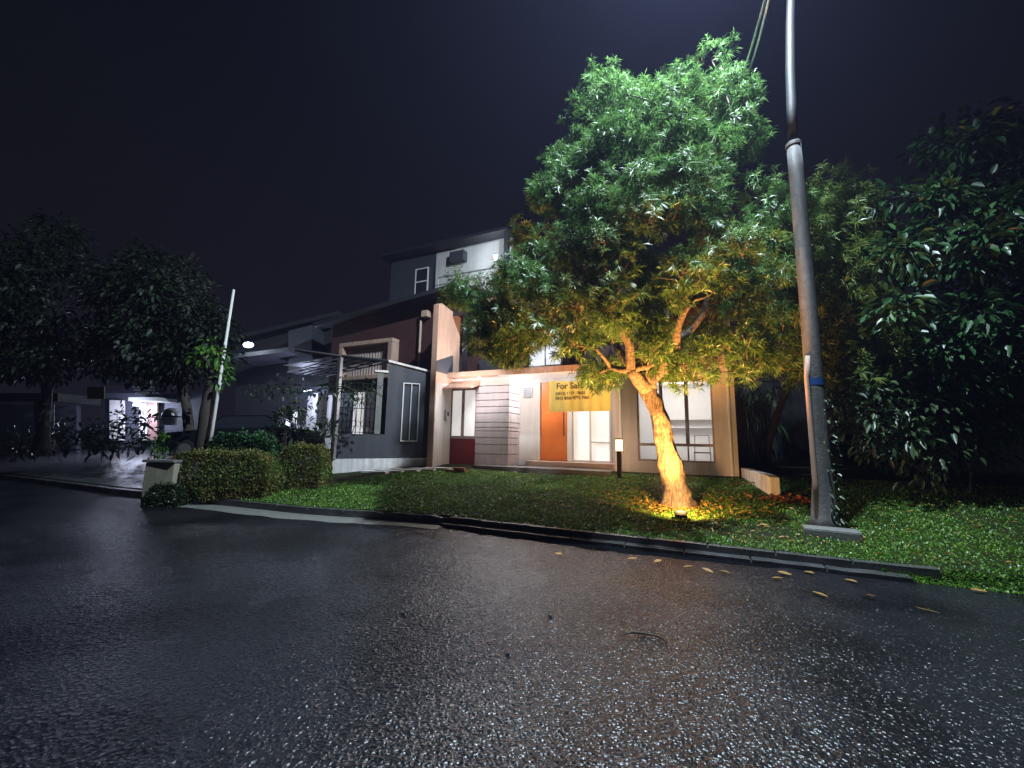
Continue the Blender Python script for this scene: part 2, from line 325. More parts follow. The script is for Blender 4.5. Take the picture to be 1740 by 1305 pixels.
# lawn grass: blade clumps
def grass_patch():
    n = 270000
    X = RNG.uniform(-12.3, 7.0, n); T = np.where(X > 1.7, RNG.uniform(-.12, 5.4, n), RNG.uniform(.09, 5.4, n)); ed = (X > 1.7) & (RNG.random(n) < .12); T = np.where(ed, RNG.uniform(-.14, .12, n), T)
    dens = 1.0 - .35*(np.sin(X*1.3+T)*np.sin(T*2.1-X*.7) > .5) - .55*np.exp(-((X-.2)/1.5)**2-((T-.75)/.45)**2)
    keep = RNG.random(n) < dens*np.where(X > 3.5, .6, 1); X, T = X[keep], T[keep]
    KY = np.array([kerb_y(x) for x in X]); Y = KY+T
    keep = ~((Y > 11.2) & (X < .9)) & ~((X < -7.6) & (Y > 7.7+(X+8.6)*3.15) & (X > -8.9)) & ~((X < -8.5) & (Y > 7.9)) & ~((Y > 10.55) & (X < -3.2))
    X, Y = X[keep], Y[keep]; n = len(X)
    Z = np.array([gz(x, y) for x, y in zip(X, Y)]); TT = Y-np.array([kerb_y(x) for x in X]); Z = np.where((TT < .13) & (X > 1.7), np.clip(-.03+(TT+.11)*.71, .0, .14), Z)
    an = RNG.uniform(0, 2*np.pi, n); cl = .5+.5*np.sin(X*5.1+np.sin(Y*4.3)*2)*np.sin(Y*6.2+X*1.3); ln = RNG.uniform(.022, .052, n)*(1+.7*cl**3)*np.where(RNG.random(n) < .03, 1.7, 1); wd = RNG.uniform(.006, .013, n); el = RNG.uniform(.25, 1.25, n)
    d = np.stack([np.cos(an)*np.cos(el), np.sin(an)*np.cos(el), np.sin(el)], 1)
    s = np.stack([-np.sin(an), np.cos(an), np.zeros(n)], 1)
    P = np.stack([X, Y, Z-.004], 1)
    mid = P + d*ln[:, None]*.55; tip = P + d*ln[:, None]; tip[:, 2] -= ln*.2
    return np.stack([P, mid - s*wd[:, None], tip, mid + s*wd[:, None]], 1)
gr = quads('grass', grass_patch(), M['grass']); tag(gr, 'short broad-bladed carpet grass of the sloping front lawn', 'grass', kind='stuff')

# ------------------------------------------------------------------ foliage tools
def unit(v): return v/np.linalg.norm(v, axis=-1, keepdims=True)
def rnd_dir(n): return unit(RNG.normal(size=(n, 3)))
def in_poly(x, y, poly):
    c = False; j = len(poly)-1
    for i in range(len(poly)):
        xi, yi = poly[i]; xj, yj = poly[j]
        if (yi > y) != (yj > y) and x < (xj-xi)*(y-yi)/(yj-yi)+xi: c = not c
        j = i
    return c
def edge_d(x, y, poly):
    b = 1e9
    for i in range(len(poly)):
        x0, y0 = poly[i-1]; x1, y1 = poly[i]; dx, dy = x1-x0, y1-y0
        t = max(0, min(1, ((x-x0)*dx+(y-y0)*dy)/(dx*dx+dy*dy+1e-9))); b = min(b, math.hypot(x-x0-t*dx, y-y0-t*dy))
    return b
def crown_points(poly, D, half, n, shell=.55, spread=None, inset=0):
    xs = [p[0] for p in poly]; ys = [p[1] for p in poly]; out = []; tries = 0
    cand = []
    while len(cand) < 300:
        x = random.uniform(min(xs), max(xs)); y = random.uniform(min(ys), max(ys))
        if in_poly(x, y, poly): cand.append(edge_d(x, y, poly))
    dm = max(cand)
    gap = spread or .75*math.sqrt((max(xs)-min(xs))*(max(ys)-min(ys))/n)
    while len(out) < n and tries < 60000:
        tries += 1
        x = random.uniform(min(xs), max(xs)); y = random.uniform(min(ys), max(ys))
        if not in_poly(x, y, poly) or edge_d(x, y, poly) < inset: continue
        h = half*math.sqrt(max(0.04, 1-(1-min(1, edge_d(x, y, poly)/dm))**2))
        o = h*random.choice((-1, -1, 1))*random.uniform(shell, 1) if random.random() < .75 else h*random.uniform(-1, 1)
        p = PD(x, y, D+o)
        if all((p-q).length > gap/F*D*.62 for q in out): out.append(p)
    return out
def whorl_leaves(C, A, L0, W0, nl):
    """strap leaves radiating round each twig tip C with axis A"""
    n = len(C); C = np.repeat(C, nl, 0); A = np.repeat(A, nl, 0); N = n*nl
    rd = rnd_dir(N); rd = unit(rd - A*(rd*A).sum(1, keepdims=True))
    ax = RNG.uniform(-.15, 1.1, N)[:, None]
    d = unit(rd + A*ax); L = RNG.uniform(.65, 1.1, N)[:, None]*L0
    s = unit(np.cross(d, A+.3*rnd_dir(N)))*W0*RNG.uniform(.7, 1.15, N)[:, None]
    base = C + A*RNG.uniform(-.06, .05, N)[:, None]
    mid = base + d*L*.5; tip = base + d*L; tip[:, 2] -= L[:, 0]*.22
    return np.stack([base, mid-s, tip, mid+s], 1)
def broad_leaves(P, D, L0, W0):
    """folded oval leaves: 6 verts, 2 quads"""
    N = len(P); D = unit(D); L = (RNG.uniform(.65, 1.15, N)*L0)[:, None]; u = rnd_dir(N); u[:, 2] = np.abs(u[:, 2])+.8
    s = unit(np.cross(D, u)); nrm = unit(np.cross(s, D)); wd = L*W0/L0
    b = P; t = P + D*L; t[:, 2] -= L[:, 0]*.18
    l1 = P+D*L*.3 - s*wd*.9 + nrm*wd*.25; l2 = P+D*L*.68 - s*wd*.75 + nrm*wd*.2
    r1 = P+D*L*.3 + s*wd*.9 + nrm*wd*.25; r2 = P+D*L*.68 + s*wd*.75 + nrm*wd*.2
    return np.stack([b, l1, l2, t, r2, r1], 1)
BF = [[0, 1, 2, 3], [0, 3, 4, 5]]
def limb(mb, a, b, r0, r1, wig=.06, n=6, k=4):
    a = Vector(a); b = Vector(b); L = (b-a).length; pts = []; 
    bend = Vector((random.uniform(-1, 1), random.uniform(-1, 1), random.uniform(.2, 1)))*L*.10
    for i in range(k+1):
        t = i/k; p = a.lerp(b, t) + bend*math.sin(math.pi*t)
        if 0 < i < k: p += Vector((random.uniform(-1, 1), random.uniform(-1, 1), random.uniform(-1, 1)))*wig*L
        pts.append(p)
    mb.tube(pts, [r0+(r1-r0)*i/k for i in range(k+1)], n); return pts
def branch_to(mb, forks, targets, r0, r1, n=5):
    """each target joins the nearest point already on the tree, a little below it"""
    nodes = [(Vector(p), r) for p, r in forks]
    for p in sorted(targets, key=lambda p: min((p-q).length for q, _ in nodes)):
        best = min(nodes, key=lambda q: (p-q[0]).length + (1.2*max(0, q[0].z-p.z+.15)) + .15*(q[0]-nodes[0][0]).length)
        ra = max(r1*1.2, best[1]*.72); pts = limb(mb, best[0], p, ra, r1 if ra*.5 < r1 else ra*.5, .05, n, 4)
        for i, q in enumerate(pts[1:], 1): nodes.append((q, ra+(max(r1, ra*.5)-ra)*i/4))
def bumpy_tube(mb, pts, rad, n=20, amp=.12, seg=6):
    P = []; Rd = []
    for i in range(len(pts)-1):
        for k in range(seg):
            t = k/seg; P.append(Vector(pts[i]).lerp(Vector(pts[i+1]), t)); Rd.append(rad[i]+(rad[i+1]-rad[i])*t)
    P.append(Vector(pts[-1])); Rd.append(rad[-1])
    for _ in range(3): P = [P[0]] + [(P[i-1]+P[i]*2+P[i+1])/4 for i in range(1, len(P)-1)] + [P[-1]]
    o = len(mb.v); mb.tube(P, Rd, n)
    for i in range(len(P)):
        for k in range(n):
            v = Vector(mb.v[o+i*n+k]); c = P[i]
            an = 2*math.pi*k/n
            f = 1 + amp*noise.noise(Vector((math.cos(an)*2.2, math.sin(an)*2.2, v.z*2.2))) + amp*.6*noise.noise(v*9)
            mb.v[o+i*n+k] = tuple(c+(v-c)*f)

# ------------------------------------------------------------------ main leaning tree
tb = G(1150, 858); DT = tb.dot(fh)
tree = empty('podocarpus_tree', tb, 'tall leaning tree with narrow strap leaves, its trunk lit orange from below on the lawn', 'tree')
tp = [PD(x, y, DT+dd) for x, y, dd in ((1153, 872, 0), (1150, 855, 0), (1143, 805, 0), (1134, 765, .02), (1121, 712, .04), (1106, 675, .05), (1096, 652, .06))]
mb = MB(); bumpy_tube(mb, tp, [.50, .29, .205, .18, .165, .16, .16], 24, .30)
fork = tp[-1]
limbs = [((1072, 628), .10, -.4), ((1110, 600), .13, .1), ((1128, 560), .10, .35), ((1095, 555), .09, -.25), ((1150, 590), .08, -.5), ((1045, 585), .07, .3), ((1170, 565), .07, .6)]
forks = []
for (x, y), r, dd in limbs:
    q = PD(x, y, DT+dd); pts = limb(mb, fork-(fork-tp[-2])*.5, q, r*1.45, r, .03, 9, 5); forks.append((q, r))
    q2 = PD(x+(x-1105)*.55, y-75-random.random()*30, DT+dd*2.4); limb(mb, q, q2, r, r*.7, .05, 8, 4); forks.append((q2, r*.7))
for k in range(7):   # knots
    pass
crownA = [(1022, 92), (1055, 100), (1090, 82), (1128, 110), (1150, 92), (1190, 105), (1222, 78), (1240, 112), (1262, 128), (1296, 172), (1310, 215), (1322, 245), (1300, 275), (1330, 300),
          (1368, 330), (1385, 400), (1375, 520), (1378, 600), (1330, 632), (1240, 648), (1185, 665), (1130, 640), (1090, 625), (1050, 655), (960, 668), (900, 665), (850, 632), (812, 600), (800, 560), (772, 525), (768, 492), (800, 470),
          (830, 445), (855, 415), (888, 388), (905, 345), (912, 300), (950, 250), (975, 200), (996, 145), (1012, 130)]
allp = crown_points(crownA, DT+.35, 2.3, 215, .5, inset=9)
def in_gap(p):   # thin places where the lit house shows through
    d = p-CAM; x = IW/2+F*d.dot(ri)/d.dot(fw); y = IH/2-F*d.dot(up)/d.dot(fw)
    if ((x-930)/36)**2+((y-598)/30)**2 < 1 or ((x-1250)/40)**2+((y-285)/26)**2 < 1 or ((x-1330)/14)**2+((y-275)/30)**2 < 1: return True
    return y > 600 and 880 < x < 1040 and random.random() < .2
allp = [p for p in allp if not in_gap(p)]
branch_to(mb, forks, allp, .06, .012)
mb.build('trunk', M['bark'], tree, smooth=True)
C = []; A = []
for p in allp:
    k = random.randint(30, 54); r = random.uniform(.36, .62)
    d = rnd_dir(k); d[:, 2] = d[:, 2]*.8+.12; c = np.array(p) + d*r*(RNG.uniform(.45, 1, k)[:, None])*np.array([1, 1, .75])
    C.append(c); A.append(unit(d*.9 + np.array([0, 0, .55]) + .4*rnd_dir(k)))
C = np.concatenate(C); A = np.concatenate(A)
tw = MB(); j = 0
quads('crown', whorl_leaves(C, A, .16, .0092, 25), M['pod_leaf'], tree)
# short twigs carrying the whorls
tv = []
for c, a in zip(C[::2], A[::2]):
    s = np.cross(a, [0.3, .2, 1]); s = s/np.linalg.norm(s)*.006; b0 = c - a*.28 + RNG.normal(size=3)*.03
    tv.append([b0-s, b0+s, c+s*.5, c-s*.5])
quads('twigs', tv, M['twig'], tree)

# slimmer second tree of the same kind, beyond the pole
b2 = G(1300, 793); D2 = b2.dot(fh)
tr2 = empty('podocarpus_tree', b2, 'slimmer pale green strap-leaved tree right of the street light pole', 'tree')
mb = MB(); st = [PD(x, y, D2+(DT+1.2-D2)*i/5) for i, (x, y) in enumerate( ((1303, 790), (1306, 750), (1322, 700), (1340, 655), (1356, 600), (1375, 560)))]
bumpy_tube(mb, st, [.13, .10, .09, .085, .08, .07], 10, .1)
crownB = [(1385, 345), (1420, 318), (1455, 318), (1478, 350), (1470, 380), (1500, 400), (1503, 440), (1470, 470), (1465, 520), (1440, 570), (1500, 560), (1580, 570), (1640, 585), (1600, 640), (1540, 660), (1460, 668), (1400, 660), (1360, 610), (1370, 560), (1365, 450), (1368, 360)]
pb = crown_points(crownB, DT+.9, 1.4, 74, .5)
branch_to(mb, [(st[-1], .07), (st[-2], .07)], pb, .05, .012)
mb.build('trunk', M['bark_dark'], tr2, smooth=True)
C = []; A = []
for p in pb:
    k = random.randint(26, 38); d = rnd_dir(k); d[:, 2] += .1
    C.append(np.array(p)+d*.6*RNG.uniform(.4, 1, k)[:, None]); A.append(unit(d+np.array([0, 0, .4])))
quads('crown', whorl_leaves(np.concatenate(C), np.concatenate(A), .20, .0115, 22), M['pod_leaf_light'], tr2)

# ------------------------------------------------------------------ broad-leaved trees
def broad_tree(name, label, base, trunk_px, Dk, poly, half, nb, rb, nleaf, L0, W0, m, bark='bark_dark', r0=.2, droop=.4, group=None, trunk=True):
    t = empty(name, base, label, 'tree', group); mb = MB()
    st = [Vector(base)-Vector((0, 0, .1))] + [PD(x, y, Dk) for x, y in trunk_px]
    rr = [r0*(1-.5*i/len(st)) for i in range(len(st))]; rr[0] *= 1.3
    bumpy_tube(mb, st, rr, 10, .12)
    pts = crown_points(poly, Dk, half, nb, .45)
    branch_to(mb, [(st[-1], rr[-1])], pts, .06, .01)
    mb.build('trunk', M[bark], t, smooth=True)
    P = []; Dd = []
    for p in pts:
        k = int(nleaf*random.uniform(.6, 1.2)); d = rnd_dir(k); P.append(np.array(p)+d*rb*RNG.uniform(.3, 1, k)[:, None]*np.array([1, 1, .8]))
        Dd.append(d*.8+np.array([0, 0, -droop])+.35*rnd_dir(k))
    quads('crown', broad_leaves(np.concatenate(P), np.concatenate(Dd), L0, W0), M[m], t, faces=BF, per=6)
    return t
bR = G(1700, 850)
broad_tree('broadleaf_tree', 'large dark broad-leaved tree filling the right edge of the view', (5.3, 8.6, gz(5.3, 8.6)), [(1790, 700), (1770, 560), (1745, 460)], 7.7,
           [(1800, 150), (1745, 172), (1700, 185), (1650, 190), (1610, 225), (1578, 250), (1590, 290), (1560, 312), (1510, 332), (1485, 360), (1500, 420), (1490, 480), (1510, 560), (1560, 640), (1640, 700), (1740, 740), (1860, 700), (1880, 300)],
           1.3, 130, .46, 80, .23, .052, 'broad_leaf', r0=.22)
broad_tree('broadleaf_tree', 'low drooping broad-leaved tree hanging over the lawn right of the pole', PD(1650, 845, 8.0), [(1652, 800), (1630, 740), (1600, 690)], 8.0,
           [(1400, 650), (1450, 640), (1530, 650), (1620, 640), (1700, 660), (1730, 720), (1700, 760), (1650, 790), (1590, 822), (1545, 815), (1500, 785), (1490, 755), (1440, 735), (1405, 700)],
           .9, 60, .42, 60, .17, .038, 'dark_leaf', r0=.035)

# left dark trees
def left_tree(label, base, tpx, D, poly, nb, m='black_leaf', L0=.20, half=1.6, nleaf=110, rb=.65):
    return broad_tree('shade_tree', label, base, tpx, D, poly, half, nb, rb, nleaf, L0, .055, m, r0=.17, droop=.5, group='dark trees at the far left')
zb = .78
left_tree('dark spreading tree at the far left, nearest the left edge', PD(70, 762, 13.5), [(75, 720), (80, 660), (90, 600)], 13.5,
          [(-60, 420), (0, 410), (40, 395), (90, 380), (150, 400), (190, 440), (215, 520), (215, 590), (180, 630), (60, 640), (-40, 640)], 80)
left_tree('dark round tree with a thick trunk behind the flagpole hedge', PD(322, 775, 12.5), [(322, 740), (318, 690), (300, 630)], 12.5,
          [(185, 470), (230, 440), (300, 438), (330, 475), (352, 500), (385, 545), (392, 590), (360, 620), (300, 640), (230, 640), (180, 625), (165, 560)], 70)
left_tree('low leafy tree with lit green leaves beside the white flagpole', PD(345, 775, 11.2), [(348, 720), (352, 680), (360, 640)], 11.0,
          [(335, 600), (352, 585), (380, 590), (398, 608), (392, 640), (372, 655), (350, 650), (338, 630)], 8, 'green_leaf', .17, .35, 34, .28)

# ------------------------------------------------------------------ modern house (lit, for sale)
ZH = .78
house = empty('modern_house', (-3.3, 11.5, ZH), 'pale modern two-storey house with an orange front door and lit windows', 'house')
YG, YR, YD, YB = 11.3, 11.5, 12.1, 11.0      # gate wall, right block, recessed door wall, canopy front
def fx(px, py, Y): return PY(px, py, Y).x
def fz(px, py, Y): return PY(px, py, Y).z
XL = -7.42
xg1 = fx(809, 720, YG); xp1 = fx(865, 720, YG); xg0 = XL
zc = 3.50                                   # underside of the canopy
# gate wall header and planks block
zg_top = fz(790, 658, YG)
MB().box(XL, xp1, YG, YG+.12, zg_top+.02, zc).build('wall', M['wall_white'], house)
pk = MB()
zpl = [ZH-.05, fz(840, 772, YG), fz(840, 755.5, YG), fz(840, 744, YG), fz(840, 732.5, YG), fz(840, 726.5, YG), fz(840, 718, YG), fz(840, 702, YG), fz(840, 691, YG), fz(840, 680, YG), fz(840, 668, YG), zg_top]
for a, b in zip(zpl[:-1], zpl[1:]):
    pk.box(xg1, xp1, YG-.03, YG+.09, a+.012, b-.006); pk.box(xp1-.07, xp1+.003, YG+.092, YD-.01, a+.012, b-.006)
pk.box(xg1+.01, xp1-.012, YG+.0, YG+.08, ZH-.05, zg_top)
pk.build('plank_wall', M['plank'], house, bevel=.004)
MB().box(xp1+.003, xp1-.07, YG+.121, YD-.01, zg_top+.01, zc).build('wall', M['wall_white'], house)
# recessed wall with door
xd0, xd1 = fx(918, 720, YD), fx(964, 720, YD); xt1 = fx(972.5, 720, YD); xw1 = fx(1038, 720, YD)
zd0 = fz(940, 783, YD); zd1 = zd0+2.42; xr0 = fx(1044, 720, YR)
w1 = MB(); w1.box(xp1-.08, xd0-.06, YD, YD+.12, ZH-.1, zc); w1.box(xd0-.058, xw1+.02, YD, YD+.12, zd1+.06, zc)
w1.box(xw1, xr0+.02, YD+.001, YD+.12, ZH-.1, zc)
w1.build('wall', M['wall_white'], house)
door = MB().box(xd0, xd1, YD+.03, YD+.08, zd0, zd1).build('front_door', M['orange_door'], house, bevel=.004)
MB().tube([(xd1-.10, YD-.03, zd0+.75), (xd1-.10, YD-.03, zd0+1.75)], .014, 8).box(xd1-.106, xd1-.094, YD-.03, YD+.03, zd0+.85, zd0+.87).box(xd1-.106, xd1-.094, YD-.03, YD+.03, zd0+1.62, zd0+1.64).build('handle', M['black_metal'], door)
MB().box(xd0-.055, xd0-.002, YD-.02, YD+.1, zd0, zd1+.055).box(xd0-.002, xd1+.002, YD-.02, YD+.1, zd1+.004, zd1+.055).box(xd1+.002, xt1, YD-.02, YD+.1, zd0, zd1+.055).build('door_frame', M['frame_white'], house, bevel=.004)
gl = MB(); xm = fx(1003, 720, YD); zt = fz(1020, 752, YD)
fr = MB()
for a, b in ((xt1+.005, xt1+.05), (xm-.03, xm+.03), (xw1-.05, xw1)): fr.box(a, b, YD-.01, YD+.08, zd0, zd1+.055)
for a, b in ((zd0, zd0+.05), (zd1, zd1+.054)): fr.box(xt1+.05, xm-.03, YD-.007, YD+.077, a, b); fr.box(xm+.03, xw1-.05, YD-.007, YD+.077, a, b)
fr.box(xm+.03, xw1-.05, YD-.007, YD+.077, zt-.025, zt+.025)
sw = fr.build('side_window', M['frame_white'], house)
MB().box(xt1+.05, xm-.03, YD+.03, YD+.04, zd0+.05, zd1).build('pane', M['frost_glow'], sw)
MB().box(xm+.03, xw1-.05, YD+.03, YD+.04, zt+.025, zd1).build('pane', M['frost_glow'], sw)
MB().box(xm+.03, xw1-.05, YD+.03, YD+.04, zd0+.05, zt-.025).build('pane', M['frost_glow'], sw)
# curtain folds just behind glass are in the frosted pane; doorstep
xs0 = fx(893, 792, YD-.5); MB().box(xs0, xr0-.03, YD-.55, YD-.002, ZH-.15, zd0-.004).build('doorstep', M['tile_step'], house, bevel=.01)
MB().box(xg1+.2, xr0, YG-.55, YD-.56, ZH-.2, ZH+.015).build('porch_floor', M['paving'], house)
# right block
XR = .74; rz0, rz1 = fz(1150, 785, YR), fz(1150, 645, YR); wx0, wx1 = fx(1083, 720, YR), fx(1213, 720, YR); ztr = fz(1150, 756, YR)
rb = MB(); rb.box(xr0, wx0, YR, YR+.15, ZH-.2, zc); rb.box(wx1, XR, YR, YR+.15, ZH-.2, zc)
rb.box(wx0, wx1, YR+.001, YR+.149, ZH-.2, rz0); rb.box(wx0, wx1, YR+.001, YR+.149, rz1, zc)
rb.box(xr0, xr0+.13, YR+.15, YD, ZH-.2, zc); rb.box(XR-.15, XR-.001, YR+.151, 18, ZH-.2, 6.2)
rb.build('wall', M['wall_pink'], house)
wf = MB(); xma = fx(1108, 720, YR); xmb = fx(1168.5, 720, YR)
ww = wx1-wx0; t = .045
for a, b in ((wx0, wx0+t), (wx1-t, wx1)): wf.box(a, b, YR+.03, YR+.10, rz0, rz1)
wf.box(wx0+t, wx1-t, YR+.033, YR+.097, rz0, rz0+t).box(wx0+t, wx1-t, YR+.033, YR+.097, rz1-t, rz1)
wf.box(wx0+t, wx1-t, YR+.033, YR+.097, ztr-.035, ztr+.035)
for xc in (wx0+ww/3, wx0+2*ww/3): wf.box(xc-.045, xc+.045, YR+.03, YR+.10, ztr+.035, rz1-t)
wf.box(wx0+2*ww/3-.02, wx0+2*ww/3+.02, YR+.03, YR+.10, rz0+t, ztr-.035)
wo_ = wf.build('window', M['frame_taupe'], house)
for a, b in ((wx0+t, wx0+ww/3-.045), (wx0+ww/3+.045, wx0+2*ww/3-.045), (wx0+2*ww/3+.045, wx1-t)):
    MB().box(a, b, YR+.06, YR+.066, ztr+.035, rz1-t).build('pane', M['glass'], wo_)
for a, b in ((wx0+t, wx0+2*ww/3-.02), (wx0+2*ww/3+.02, wx1-t)):
    MB().box(a, b, YR+.06, YR+.066, rz0+t, ztr-.035).build('pane', M['glass'], wo_)
# the room behind
ro = MB(); ro.box(xr0+.14, XR-.16, 15.0, 15.1, ZH, 3.9); ro.box(xr0+.131, xr0+.2, YD+.1, 15.0, ZH, 3.9); ro.box(XR-.22, XR-.151, YR+.152, 15.0, ZH, 3.9)
ro.box(xr0+.2, XR-.22, YR+.15, 15.0, 3.42, 3.5); ro.box(xr0+.2, XR-.22, YR+.15, 15.0, ZH-.02, ZH+.05)
ro.build('room', M['wall_interior'], house)
rl = MB().box((wx0+wx1)/2-.3, (wx0+wx1)/2+.3, 13.2, 13.5, 3.36, 3.41).build('ceiling_light', M['bulb_soft'], house)
lamp('room_light', ((wx0+wx1)/2, 13.3, 3.2), 85, (1, .96, .92), house, .25)
# things seen in the room: shelf rail and a chair back
MB().box(-1.4, .3, 14.7, 14.98, 2.32, 2.36).box(-1.4, .3, 14.7, 14.98, 2.05, 2.08).build('wall_shelf', M['frame_white'], house)
ch = empty('chair', (-.05, 12.9, ZH+.05), 'thin metal chair standing inside the right window', 'chair')
mb = MB()
for dx in (-.2, .2):
    mb.tube([(-.05+dx, 12.9, ZH+.05), (-.05+dx, 12.95, ZH+.5), (-.05+dx*.9, 13.02, ZH+1.0)], .014, 6); mb.tube([(-.05+dx, 12.5, ZH+.05), (-.05+dx, 12.52, ZH+.5)], .014, 6)
mb.tube([(-.24, 13.02, ZH+1.0), (.14, 13.02, ZH+1.0)], .014, 6); mb.build('frame', M['steel'], ch)
MB().box(-.26, .16, 12.5, 12.96, ZH+.5, ZH+.53).build('seat', M['wall_slate'], ch, bevel=.008)
fan = empty('desk_fan', (.42, 12.3, ZH+.05), 'small grey fan on a stand behind the right window', 'fan')
MB().tube([(.42, 12.3, ZH+.05), (.42, 12.3, ZH+.09)], .13, 14).tube([(.42, 12.3, ZH+.09), (.42, 12.3, ZH+.42)], .018, 8).build('stand', M['wall_slate'], fan)
MB().tube([(.42, 12.33, ZH+.46), (.42, 12.23, ZH+.46)], [.14, .15], 18).build('cage', M['wall_slate'], fan)

# canopy, upper storey, roof
MB().box(XL+.003, XR+.05, YB, YR+.9, zc+.003, zc+.17).build('canopy', M['trim_pink'], house, bevel=.006)
cl = MB().box(xp1-.3, xr0+.1, YB+.05, YD-.005, zc-.008, zc).build('porch_ceiling', M['wall_interior'], house)
ZU = 6.0
upw = MB(); ux0, ux1 = fx(900, 600, 12.2), fx(956, 600, 12.2); uz0, uz1 = fz(930, 623, 12.2), fz(930, 563, 12.2)
upw.box(XL+.01, ux0, 12.2, 12.35, zc+.18, ZU); upw.box(ux1, XR-.01, 12.2, 12.35, zc+.18, ZU); upw.box(ux0, ux1, 12.201, 12.349, uz1, ZU); upw.box(ux0, ux1, 12.201, 12.349, zc+.18, uz0)
upw.build('upper_wall', M['brick_red'], house)
MB().box(fx(815, 620, 12.1), ux0-.25, 12.08, 12.198, zc+.175, zc+.75).build('wall_panel', M['wall_slate'], house)
uw = MB()
for a, b in ((ux0, ux0+.05), ((ux0+ux1)/2-.025, (ux0+ux1)/2+.025), (ux1-.05, ux1)): uw.box(a, b, 12.15, 12.25, uz0, uz1)
uw.box(ux0+.05, ux1-.05, 12.155, 12.245, uz0, uz0+.05).box(ux0+.05, ux1-.05, 12.155, 12.245, uz1-.05, uz1)
uwo = uw.build('upper_window', M['frame_white'], house)
MB().box(ux0+.05, ux1-.05, 12.19, 12.2, uz0+.05, uz1-.05).build('pane', mat('lit_pane', (.8, .8, .8), .4, emis=(.85, .88, 1), es=.95, noise_amt=.1, nscale=3), uwo)
rf = MB(); rf.prism([(XL-.3, 11.2, 5.75), (XL-.3, 15.5, 7.6), (XL-.3, 19.5, 5.9), (XL-.3, 19.5, 5.75), (XL-.3, 15.5, 7.45), (XL-.3, 11.2, 5.6)], (XR+.3-XL+.3, 0, 0))
rf.build('roof', M['roof'], house)
rend = MB(); a = PY(829, 512, 11.15); b = PY(858, 512, 11.15); rend.box(a.x, b.x, 11.0, 11.19, a.z-.11, a.z+.06)
rend.build('gutter_end', M['trim_pink'], house, bevel=.02)
# party wall
pw = MB(); pw.prism([(XL-.2, 10.4, .5), (XL-.2, 10.4, 5.78), (XL-.2, 10.55, 5.86), (XL-.2, 11.7, 5.70), (XL-.2, 11.7, .5)], (.2, 0, 0))
pw.build('party_wall', M['trim_pink'], house, bevel=.008)
MB().box(XL, XL+.012, 10.42, YG-.002, ZH-.3, 3.3).build('wall_render', M['wall_white'], house)
MB().prism([(XL+.014, 10.4, 3.62), (XL+.014, YG-.002, 3.62), (XL+.014, YG-.002, 4.3), (XL+.014, 10.4, 3.95)], (.004, 0, 0)).build('wall_shadow', M['wall_slate'], house)  # slanting shadow on the party wall, laid on as a thin dark sheet
# small awning over the gate
MB().prism([(XL+.02, YG-.002, 3.26), (XL+.02, YG-.55, 3.10), (XL+.02, YG-.55, 3.14), (XL+.02, YG-.002, 3.42)], (1.05, 0, 0)).build('awning', M['trim_pink'], house)
# red lower / glazed upper gate door
gx0 = fx(763, 720, YG)+.0; gx1 = xg1-.01; zgm = fz(785, 745.5, YG)
gd = MB().box(gx0, gx1, YG+.02, YG+.07, ZH-.06, zgm).build('gate_door', M['red_door'], house, bevel=.006)
fr = MB()
for a, b in ((gx0, gx0+.09), ((gx0+gx1)/2-.05, (gx0+gx1)/2+.05), (gx1-.05, gx1)): fr.box(a, b, YG+.01, YG+.08, zgm+.004, zg_top)
for a, b in ((gx0+.09, (gx0+gx1)/2-.05), ((gx0+gx1)/2+.05, gx1-.05)): fr.box(a, b, YG+.013, YG+.077, zgm+.004, zgm+.09); fr.box(a, b, YG+.013, YG+.077, zg_top-.1, zg_top)
gw = fr.build('gate_window', M['frame_taupe'], house)
for a, b in ((gx0+.09, (gx0+gx1)/2-.05), ((gx0+gx1)/2+.05, gx1-.05)): MB().box(a, b, YG+.04, YG+.05, zgm+.09, zg_top-.1).build('pane', M['frost_glow'], gw)
# electric meter box on the party wall, downpipes
mt = empty('meter_box', (XL+.02, 11.0, 2.3), 'small grey electricity meter beside the glazed gate', 'meter')
MB().box(XL+.014, XL+.10, 10.93, 11.07, 2.13, 2.45).build('case', M['steel'], mt, bevel=.01)
MB().box(XL+.102, XL+.108, 10.96, 11.04, 2.28, 2.40).build('dial', M['black_metal'], mt)
for xc in (fx(1055, 720, YR-.05), fx(1240, 720, YR-.05)):
    MB().tube([(xc, YR-.05, ZH), (xc, YR-.05, zc)], .035, 10).box(xc-.05, xc+.05, YR-.06, YR, 1.5, 1.53).box(xc-.05, xc+.05, YR-.06, YR, 2.7, 2.73).build('downpipe', M['frame_white'], house)
# porch lamp
pl = empty('porch_lamp', (xd0-.3, 11.6, zc-.01), 'white ceiling lamp under the porch canopy above the orange door', 'lamp')
MB().tube([(xd0-.3, 11.6, zc-.012), (xd0-.3, 11.6, zc-.06)], [.12, .10], 18).build('diffuser', M['bulb_soft'], pl)
lamp('porch_light', (xd0-.3, 11.6, zc-.14), 260, (1, .97, .96), pl, .1)
dg = empty('gate_fill', (-6.3, 11.1, zc-.01), 'small disc of an added fill light at the canopy above the red gate', 'lamp')
MB().tube([(-6.3, 11.13, zc-.002), (-6.3, 11.13, zc-.03)], .05, 14).build('diffuser', M['bulb_soft'], dg)
lamp('gate_fill_light', (-6.3, 10.75, zc-.25), 165, (1, .93, .92), dg, .06)  # added fill to brighten the planks and gate wall; no fitting known here
